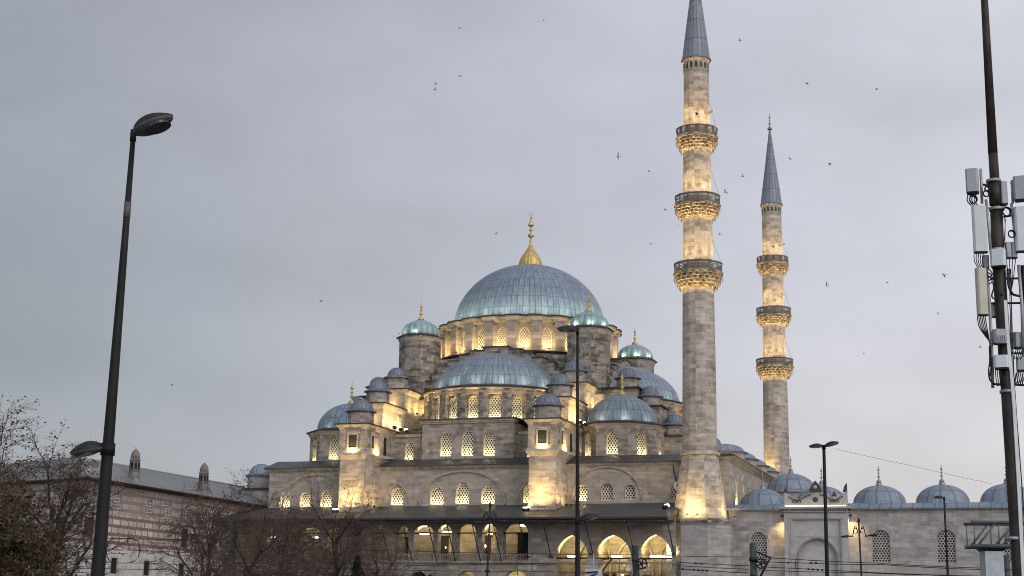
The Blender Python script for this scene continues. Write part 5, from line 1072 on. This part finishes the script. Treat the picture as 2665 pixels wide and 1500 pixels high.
def sign():
    P = at(1545, 1440, 70); b = at(1545, 1500, 70); t = empty('sign_panel', (P.x, P.y, 0)); tag(t, 'pale grey sign panel with dark bracket below the inscription', 'sign'); z0, z1 = at(1545, 1530, 70).z, at(1545, 1481, 70).z; w = 22*70/3931
    m = MB(); m.box(-w, w, -.03, .03, z0, z1); m.build('panel', M['steel_white'], t); m = MB(); m.tube([(0, .05, 0), (0, .05, P.z)], .035, 8); m.build('rod', M['mast_grey'], t)
    m = MB(); q = lambda x, y: at(x, y, 69.9)-t.location; m.tube([q(1523, 1491), q(1556, 1488), q(1552, 1494), q(1534, 1501)], .035, 6); m.build('bracket', M['iron'], t)
sign()
def gantry():
    Y = 60; k = Y/3931*1.0; t = empty('gantry', at(2583, 1500, Y)*1.0); t.location.z = 0; tag(t, 'grey painted steel column carrying a blue grey lattice gantry beam', 'gantry'); L = t.location; P = lambda x, y, dy=0: at(x, y, Y+dy)-L
    m = MB(); a, b = P(2560, 1500), P(2609, 1440); top = P(2583, 1436).z; hw = .36; m.box(-hw, hw, -hw, hw, 0, top); m.build('column', M['steel_white'], t)
    m = MB(); m.frustum((-hw, hw, -hw, hw), top+.002, (-.55, .55, -.5, .5), top+.18); m.box(-.6, .6, -.55, .55, top+.182, top+.24); m.build('capital_plate', M['iron'], t)
    zt, zb = P(2530, 1362).z, P(2530, 1423).z; xl = P(2520, 1400).x; xr = xl+7
    m = MB()
    for dy in (-.5, .5):
        m.tube([(xl, dy, zt), (xr, dy, zt+.1)], .07, 8); m.tube([(xl, dy, zb), (xr, dy, zb+.1)], .08, 8)
    m.build('chord', M['truss'], t)
    m = MB(); n = 7
    for i in range(n+1):
        x = xl+.1+i*.95
        for dy in (-.5, .5):
            m.tube([(x, dy, zb), (x, dy, zt)], .025, 5)
            if i < n: m.tube([(x+.1, dy, zb), (x+.85, dy, zt)], .045, 6)
        m.tube([(x, -.5, zt), (x, .5, zt)], .03, 5); m.tube([(x, -.5, zb), (x, .5, zb)], .03, 5)
    m.build('web_bars', M['truss'], t)
gantry()

# ------------------------------------------------------------------ telecom mast
def mast():
    Y = 50; b = at(2652, 1500, Y); t = empty('telecom_mast', (at(2640, 1300, Y).x, Y, 0)); tag(t, 'tall dark steel mast hung with pale mobile phone antennas and black cables', 'mast'); L = t.location
    P = lambda x, y, dy=0.0: at(x, y, Y+dy)-L; s = Y/3931*1.02
    m = MB(); ax = [(2653, 1500, 32), (2640, 1300, 32), (2621, 1000, 33), (2606, 800, 34), (2597, 650, 34), (2593, 545, 34)]
    pts = [P(x, y) for x, y, w in ax]; d = (pts[0]-pts[-1]).normalized(); foot = pts[0]+d*(pts[0].z/abs(d.z)); m.tube([foot]+pts, .225, 12, .215); m.build('pole', M['mast'], t)
    m = MB(); m.tube([P(2593, 545), P(2587, 440), P(2584, 400)], .17, 12, .16); m.tube([P(2584, 400), P(2562, 0), P(2558, -80)], .165, 12, .085); m.build('upper_pole', M['mast'], t)
    m = MB(); m.tube([P(2588, 470), P(2592, 534)], .22, 12); m.build('cladding', M['mast'], t)
    m = MB()
    for q in ((2586, 472), (2594, 545), (2597, 652), (2611, 868), (2622, 1020), (2636, 1402)): A = P(*q); m.tube([A-Vector((0, 0, .05)), A+Vector((0, 0, .05))], .26, 12)
    m.build('clamp_ring', M['mast_grey'], t)
    def box(x0, x1, y0, y1, dep, name, mat, dy=-.2, yaw=0.0, lean=0.0, fins=0):
        A = P((x0+x1)/2, (y0+y1)/2, dy); w = (x1-x0)*s/2*.94; h = (y1-y0)*s/2; m = MB(); bv = min(w, dep)*.28
        out = [(-w+bv, -dep/2), (w-bv, -dep/2), (w, -dep/2+bv), (w, dep/2), (-w, dep/2), (-w, -dep/2+bv)]
        n = len(out)
        for i in range(n): j = (i+1) % n; m.face([(*out[i], -h), (*out[j], -h), (*out[j], h), (*out[i], h)])
        m.face([(*p, h) for p in out]); m.face([(*p, -h) for p in out][::-1])
        MT = Matrix.Translation(A) @ Matrix.Rotation(lean, 4, 'Y') @ Matrix.Rotation(yaw, 4, 'Z'); o = m.build(name, M[mat], t, MT)
        m = MB(); m.box(-w*.92, w*.92, -dep*.42, dep*.42, -h-.05, -h-.002); m.build('connector_plate', M['iron'], o, MT)
        if fins:
            m = MB()
            for i in range(fins): x = -w*.8+1.6*w*(i+.5)/fins; m.box(x-.012, x+.012, -dep/2-.05, -dep/2-.002, -h*.8, h*.1)
            m.build('cooling_fins', M['ant_grey'], o, MT)
        return o
    box(2513, 2547, 440, 503, .34, 'antenna', 'ant_grey', -.3, R(-22)); box(2531, 2569, 534, 658, .22, 'antenna', 'ant_white', -.3, R(-8)); box(2541, 2570, 697, 820, .20, 'antenna', 'ant_cream', -.3, R(12))
    box(2637, 2680, 459, 522, .34, 'antenna', 'ant_grey', -.3, R(-25)); box(2640, 2684, 537, 656, .24, 'antenna', 'ant_white', -.3, R(-10)); box(2657, 2690, 690, 820, .22, 'antenna', 'iron', .2)
    box(2603, 2620, 473, 533, .28, 'cover_plate', 'ant_grey', -.1)
    box(2577, 2618, 650, 694, .34, 'radio_unit', 'ant_white', -.32, R(-24)); box(2617, 2631, 631, 671, .2, 'radio_unit', 'ant_grey', -.1); box(2632, 2646, 631, 671, .2, 'radio_unit', 'ant_grey', -.1); box(2558, 2573, 665, 697, .2, 'radio_unit', 'ant_grey', 0)
    box(2585, 2619, 858, 894, .28, 'radio_unit', 'ant_grey', -.34, 0, 0, 5); box(2587, 2625, 926, 958, .34, 'radio_unit', 'ant_white', -.36, R(-20)); box(2635, 2658, 866, 905, .3, 'radio_unit', 'ant_grey', .1, R(25)); box(2645, 2672, 931, 964, .3, 'radio_unit', 'ant_grey', -.1, R(-15)); box(2582, 2592, 788, 824, .2, 'radio_unit', 'ant_cream', .2)
    m = MB(); pth = [(2617, 782), (2621, 850), (2627, 920), (2634, 985), (2640, 1060), (2651, 1250), (2664, 1500)]; q = [P(x, y, -.28) for x, y in pth]
    for A, B in zip(q, q[1:]): m.face([A+Vector((-.055, 0, 0)), A+Vector((.055, 0, 0)), B+Vector((.055, 0, 0)), B+Vector((-.055, 0, 0))]); m.face([A+Vector((.055, 0, 0)), A+Vector((.055, .1, 0)), B+Vector((.055, .1, 0)), B+Vector((.055, 0, 0))]); m.face([A+Vector((-.055, .1, 0)), A+Vector((-.055, 0, 0)), B+Vector((-.055, 0, 0)), B+Vector((-.055, .1, 0))])
    m.build('cable_tray', M['ant_white'], t)
    for pth, r in (([(2566, 520), (2573, 590), (2579, 660)], .05), ([(2567, 695), (2576, 800), (2580, 880), (2584, 1010)], .055), ([(2632, 530), (2640, 600), (2645, 660)], .05), ([(2651, 690), (2660, 800), (2664, 930)], .06), ([(2552, 440), (2556, 530)], .05), ([(2633, 470), (2636, 530)], .045), ([(2628, 790), (2636, 900), (2640, 1010)], .02)):
        m = MB(); m.tube([P(x, y, -.1) for x, y in pth], r, 8); m.build('support_pipe', M['mast_grey'], t)
    for a, b_ in (((2566, 543), (2612, 538)), ((2552, 480), (2580, 484)), ((2577, 726), (2655, 725)), ((2580, 790), (2655, 789)), ((2580, 870), (2620, 868)), ((2583, 1000), (2672, 1003)), ((2630, 478), (2640, 476)), ((2598, 920), (2668, 920)), ((2612, 565), (2640, 560))):
        m = MB(); m.tube([P(*a, -.05), P(*b_, -.05)], .038, 6); m.build('cross_arm', M['mast_grey' if a[1] == 543 else 'iron'], t)
    rr = random.Random(11); m = MB()
    def cab(pts, r=.018):
        Q = [P(x, y, -.22+rr.uniform(-.1, .1)) for x, y in pts]; S = []
        for i in range(len(Q)-1):
            p0, p1, p2, p3 = Q[max(i-1, 0)], Q[i], Q[i+1], Q[min(i+2, len(Q)-1)]
            for k in range(5): u = k/5; S.append(.5*((2*p1)+(-p0+p2)*u+(2*p0-5*p1+4*p2-p3)*u*u+(-p0+3*p1-3*p2+p3)*u**3))
        S.append(Q[-1]); m.tube(S, r, 5)
    for i in range(6): cab([(2543+i*4, 822), (2548+i*4, 850), (2562+i*2, 872), (2575, 890), (2579, 915)])
    for i in range(5): cab([(2535+i*6, 660), (2536+i*5, 680), (2545+i*4, 697)], .016)
    for i in range(4): cab([(2520+i*7, 505), (2517+i*6, 522), (2528+i*6, 536)], .02)
    for i in range(4): cab([(2619+i*8, 675), (2622+i*6, 700), (2630+i*2, 735), (2628, 770)], .016)
    for i in range(5): cab([(2646+i*5, 905), (2642+i*5, 920), (2640+i*4, 935)], .016); cab([(2648+i*5, 965), (2644+i*5, 985), (2640+i*5, 1000)], .016); cab([(2590+i*5, 960), (2592+i*5, 985), (2596+i*4, 1005)], .016)
    cab([(2622, 700), (2624, 740), (2635, 765), (2652, 771)], .045); cab([(2575, 900), (2576, 940), (2573, 965), (2577, 990), (2590, 1000), (2600, 1003)], .03); cab([(2577, 905), (2579, 960), (2576, 985), (2586, 1000)], .028); cab([(2584, 735), (2586, 750), (2581, 770), (2588, 778), (2602, 776), (2608, 765)], .028)
    for i in range(5): cab([(2645+i*6, 1003), (2642+i*6, 990), (2645+i*6, 970)], .018)
    for i in range(3): cab([(2570, 700+i*9), (2578, 705+i*9), (2582, 715+i*9), (2574, 722+i*9)], .022)
    cab([(2613, 560), (2616, 590), (2615, 640)], .012); cab([(2617, 570), (2612, 660), (2616, 690)], .012); cab([(2630, 700), (2634, 860), (2640, 1003), (2662, 1300), (2674, 1500)], .02); cab([(2627, 700), (2630, 860), (2637, 1003)], .014)
    m.build('cables', M['cable'], t)
    for x, y, r in ((2619, 552, 11), (2568, 492, 6), (2532, 520, 10), (2632, 610, 9), (2566, 505, 8)):
        m = MB(); C = P(x, y, -.25)
        for k in range(3): m.tube([C+Vector((r*s*(.9+.06*k)*cos(a), -.03*k, r*s*1.1*(.9+.06*k)*sin(a))) for a in [2*pi*i/18 for i in range(19)]], .022, 5)
        m.build('cable_coil', M['cable'], t)
mast()

# ------------------------------------------------------------------ trees
def grow(rng, base, height, r0, spread, droop=0.0, lv=5, kids_=(7, 6, 6, 5, 4), first=.28, twig=.009):
    big, small, tips = [], [], []
    def br(p, d, L, r, k):
        n = 5 if k < 2 else (4 if k < 3 else 3); pts = [p]; q = p; dd = d.copy(); rs = [r]
        for i in range(n):
            dd = (dd+Vector((rng.gauss(0, .16), rng.gauss(0, .16), rng.gauss(.05 if k < 3 else -droop, .13)))).normalized(); q = q+dd*(L/n); pts.append(q)
        r1 = max(twig*.7, r*(.55 if k else .45)); (big if k < 2 else small).append((pts, r, r1, 7 if k == 0 else (5 if k == 1 else 3)))
        if k >= lv-1: tips.append(pts); return
        for j in range(kids_[k]):
            f = first+(1-first)*(j+rng.random()*.8)/kids_[k] if k == 0 else .25+.75*(j+rng.random())/kids_[k]; f = min(f, .999); i = min(int(f*n), n-1); st = pts[i].lerp(pts[i+1], f*n-i)
            ax = (pts[i+1]-pts[i]).normalized(); az = rng.uniform(0, 2*pi) if k else 2.4*j+rng.uniform(-.4, .4); o = Vector((cos(az), sin(az), 0)); o = (o-ax*o.dot(ax)); o = o.normalized() if o.length > .1 else Vector((1, 0, 0))
            an = rng.uniform(.55, 1.0)*spread if k == 0 else rng.uniform(.5, 1.05)
            nd = (ax*cos(an)+o*sin(an)).normalized(); br(st, nd, L*(rng.uniform(.48, .66) if k else rng.uniform(.45, .62))*(1.05-.35*f if k == 0 else 1), max(twig, (r+(r1-r)*f)*.55), k+1)
    br(Vector(base), Vector((rng.gauss(0, .04), rng.gauss(0, .04), 1)).normalized(), height*.82, r0, 0); return big, small, tips
def tree(name, x, y, h, seed, label, leaves=0, leafmat='leaf_dry', lsize=(.05, .10), r0=.22, spread=1.0, cat='tree', kids_=(8, 6, 6, 5, 4), group=None, first=.28, twig=.006):
    rng = random.Random(seed); t = empty(name, (x, y, 0)); tag(t, label, cat, group); big, small, tips = grow(rng, (0, 0, 0), h, r0, spread, .02, 5, kids_, first, twig)
    m = MB()
    for pts, a, b, n in big: m.tube(pts, a, n, b, False)
    m.build('trunk', M['bark'], t); m = MB()
    for pts, a, b, n in small: m.tube(pts, a, n, b, False)
    m.build('twigs', M['twig'], t)
    if leaves:
        m = MB()
        for i in range(leaves):
            pts = rng.choice(tips); k = rng.randrange(len(pts)-1); p = pts[k].lerp(pts[k+1], rng.random())+Vector((rng.gauss(0, .07), rng.gauss(0, .07), rng.gauss(0, .07)))
            s = rng.uniform(*lsize); a = Vector((rng.gauss(0, 1), rng.gauss(0, 1), rng.gauss(0, .7))).normalized(); b = a.cross(Vector((rng.gauss(0, 1), rng.gauss(0, 1), rng.gauss(0, 1)))).normalized()
            m.face([p-a*s, p+b*s*.6, p+a*s, p-b*s*.6], [(0, 0)]*4)
        m.build('crown', M[leafmat], t)
    return t
def pt(x, Y): q = at(x, 1480, Y); return q.x, Y
LT = 'leafy trees at the left'; BT = 'bare trees before the mosque'; D = (11, 8, 6, 4, 3)
tree('plane_tree', *pt(-75, 60), 9.6, 5, 'tallest tree at the left edge with thinning brown leaves against the sky', 3200, 'leaf', (.04, .085), .24, .75, kids_=(11, 7, 6, 5, 3), group=LT)
tree('plane_tree', *pt(95, 62), 7.4, 9, 'second leafy tree beside the left lamp with a small crown top', 2200, 'leaf', (.04, .08), .2, .55, kids_=(10, 7, 6, 5, 3), group=LT)
tree('plane_tree', *pt(-40, 56), 5.6, 12, 'low dense leafy tree at the bottom left corner', 12000, 'leaf', (.05, .10), .2, 1.0, kids_=(10, 8, 7, 5, 3), group=LT)
tree('plane_tree', *pt(70, 57), 4.5, 14, 'short bushy tree with green tinged leaves left of the lamp pole', 10000, 'leaf', (.05, .09), .16, .95, kids_=(10, 8, 7, 5, 3), group=LT)
tree('bare_tree', *pt(528, 75), 6.9, 21, 'nearly bare tree with dry leaves before the brick hall', 3200, 'leaf_dry', (.03, .06), .15, .8, group=BT, kids_=(10, 7, 6, 5, 4))
tree('bare_tree', *pt(740, 80), 7.3, 25, 'broad bare tree hiding the left end of the gallery', 2200, 'leaf_dry', (.03, .055), .20, 1.15, group=BT, kids_=D)
tree('bare_tree', *pt(870, 77), 7.1, 34, 'bare tree whose twigs cross the lit left pier', 1500, 'leaf_dry', (.03, .055), .18, 1.05, group=BT, kids_=D)
tree('bare_tree', *pt(985, 74), 5.2, 41, 'low bare tree below the gallery arches right of the other bare trees', 1200, 'leaf_dry', (.03, .05), .15, 1.1, group=BT, kids_=D)
tree('bare_tree', *pt(655, 70), 6.2, 47, 'small bare tree just right of the green pole', 2200, 'leaf_dry', (.03, .055), .15, 1.0, group=BT, kids_=D)
def shrub(x, Y, h, w, seed, label, spiky=False):
    rng = random.Random(seed); t = empty('evergreen_shrub', (*pt(x, Y), 0)); tag(t, label, 'shrub', 'evergreens at the bottom edge'); m = MB(); m.tube([(0, 0, 0), (0, 0, h*.7)], .07, 6, .03); m.build('stem', M['bark'], t); m = MB()
    if spiky:
        for i in range(60):
            a = rng.uniform(0, 2*pi); L = rng.uniform(.5, 1.0)*w; p = Vector((0, 0, h*.86)); d = Vector((cos(a), sin(a)*.6, rng.uniform(-.1, .6))).normalized(); side = d.cross(Vector((0, 0, 1))).normalized()
            pts = [p+d*L*q+Vector((0, 0, -.35*L*q*q)) for q in (0, .35, .7, 1)]
            for A, B, w0, w1 in zip(pts, pts[1:], (.05, .05, .03), (.05, .03, .004)): m.face([A-side*w0, A+side*w0, B+side*w1, B-side*w1], [(0, 0)]*4)
    else:
        for i in range(2600):
            q = rng.random()**.6; a = rng.uniform(0, 2*pi); zz = rng.uniform(.15, 1.0); rad = w*(1-zz)**.55*(.35+.65*q)*(.8+.3*sin(a*5+zz*9)); p = Vector((rad*cos(a), rad*sin(a), h*zz)); s = rng.uniform(.05, .11); u = Vector((rng.gauss(0, 1), rng.gauss(0, 1), rng.gauss(0, 1))).normalized(); v = u.cross(Vector((rng.gauss(0, 1), rng.gauss(0, 1), 1))).normalized(); m.face([p-u*s, p+v*s*.5, p+u*s, p-v*s*.5], [(0, 0)]*4)
    m.build('crown', M['leaf_dark'], t)
shrub(930, 72, 4.6, .85, 3, 'dark evergreen shrub top at the bottom edge among bare branches'); shrub(1108, 72, 4.3, 1.2, 4, 'dark spiky frond top at the bottom edge before the grey wall', True)

# ------------------------------------------------------------------ gulls
def gull_mesh(flap, bend):
    m = MB(); m.lathe([(.0, -.30), (.035, -.24), (.075, -.10), (.085, .02), (.07, .14), (.05, .22), (.045, .26), (.015, .31), (.0, .34)], 8)
    m.v = [(v[0], v[2], -v[1]*.9) for v in m.v]
    for sx in (-1, 1):
        P = [(.04, .10, .02, .13), (.28, .14, .02+.25*flap, .15), (.62, .02-bend*.1, .02+.16*flap, .04)]
        for (x0, y0, z0, c0), (x1, y1, z1, c1) in zip(P, P[1:]):
            a = [(sx*x0, y0, z0), (sx*x1, y1, z1), (sx*x1, y1-c1*1.3, z1-.01), (sx*x0, y0-c0*1.4, z0-.01)]; m.face(a); m.face([(x, y, z-.025) for x, y, z in a][::-1])
            m.face([a[0], a[1], (a[1][0], a[1][1], a[1][2]-.025), (a[0][0], a[0][1], a[0][2]-.025)])
    m.face([(-.06, -.26, 0), (.06, -.26, 0), (.09, -.42, .0), (-.09, -.42, 0)]); return m
GB = [gull_mesh(f, b).build('gull', M['gull']) for f, b in ((.9, .6), (.3, .3), (-.5, .2), (1.3, .9))]
GULLS = [(1157, 72, 260, 'tiny gull highest in the middle of the sky'), (1368, 52, 270, 'tiny speck of a gull at the top right of the middle sky'), (1157, 191, 200, 'gull at the right of a loose group of three high over the dome'), (1096, 212, 205, 'gull on the upper left of the loose group of three'), (1095, 226, 210, 'lowest gull of the loose group of three'), (1861, 102, 190, 'gull gliding level right of the near minaret spire'), (2030, 210, 220, 'dark gull above the far minaret finial to the right'), (2205, 226, 230, 'slanting gull high at the right of the sky'), (1555, 393, 170, 'gull seen wings upright left of the near minaret top balcony'), (1987, 400, 220, 'small gull just right of the far spire'), (2088, 412, 150, 'largest gull, banking right of the far spire'), (1868, 444, 250, 'faint gull between the two minarets'), (1825, 484, 170, 'gull with raised wings beside the near minaret middle balcony'), (1248, 588, 200, 'gull diving left of the golden dome finial'), (1673, 527, 270, 'faint gull left of the near minaret middle shaft'), (1632, 432, 290, 'faintest speck of a gull left of the near minaret'), (1811, 590, 240, 'small gull close to the near minaret right edge'), (1637, 614, 270, 'faint gull right of and above the main dome'), (808, 757, 210, 'lone gull in the empty sky left of the domes'), (433, 970, 230, 'lone gull low over the brick hall roof'), (2080, 717, 190, 'steeply banked gull right of the far minaret'), (2232, 711, 210, 'dark gull midway between far minaret and mast'), (2375, 692, 170, 'pale grey gull nearest the telecom mast'), (2360, 790, 260, 'faint pale gull below the one near the mast'), (2466, 874, 190, 'gull climbing just left of the mast radios'), (2173, 890, 270, 'faint gull low right of the far minaret')]
_r = random.Random(17)
for i, (x, y, Y, lb) in enumerate(GULLS):
    o = GB[i % 4].copy(); COL.objects.link(o); o.location = at(x*1.03455, y*1.03455, Y); yaw = _r.choice((R(100), R(250), R(75), R(290), R(20), R(200))); roll = _r.uniform(-.5, .5)
    if i == 8: yaw, roll = R(90), R(70)
    if i in (20, 13): roll = R(50) if i == 20 else R(-45)
    o.rotation_euler = (_r.uniform(-.2, .3), roll, yaw if abs(sin(yaw)) > .5 else yaw+.5); o.scale = (.72,)*3; tag(o, lb, 'gull', 'gulls over the mosque')
for o in GB: bpy.data.objects.remove(o)
def perched(loc, yaw, label):
    m = MB(); m.lathe([(.0, -.30), (.03, -.2), (.08, -.05), (.085, .06), (.06, .14), (.05, .19), (.055, .24), (.04, .29), (.0, .31)], 8); m.v = [(v[0], v[2]*.9, -v[1]+.16+v[2]*.45) for v in m.v]; m.tube([(0, .3, .29), (0, .37, .27)], .012, 4)
    m.tube([(.03, 0, .1), (.03, 0, -.02)], .01, 4); m.tube([(-.03, 0, .1), (-.03, 0, -.02)], .01, 4); o = m.build('perched_gull', M['gull_white']); o.location = loc; o.rotation_euler = (0, 0, yaw); tag(o, label, 'gull', 'perched gulls')
perched(W(-23.75, -46.7, 17.25), R(70), 'gull perched on the taller left stone chimney'); perched(W(-23.6, -54.2, 14.35), R(120), 'white gull standing low on the grey roof corner'); perched(W(-10.3, -25.3, 24.55), R(60), 'gull perched on the left front pier cap')
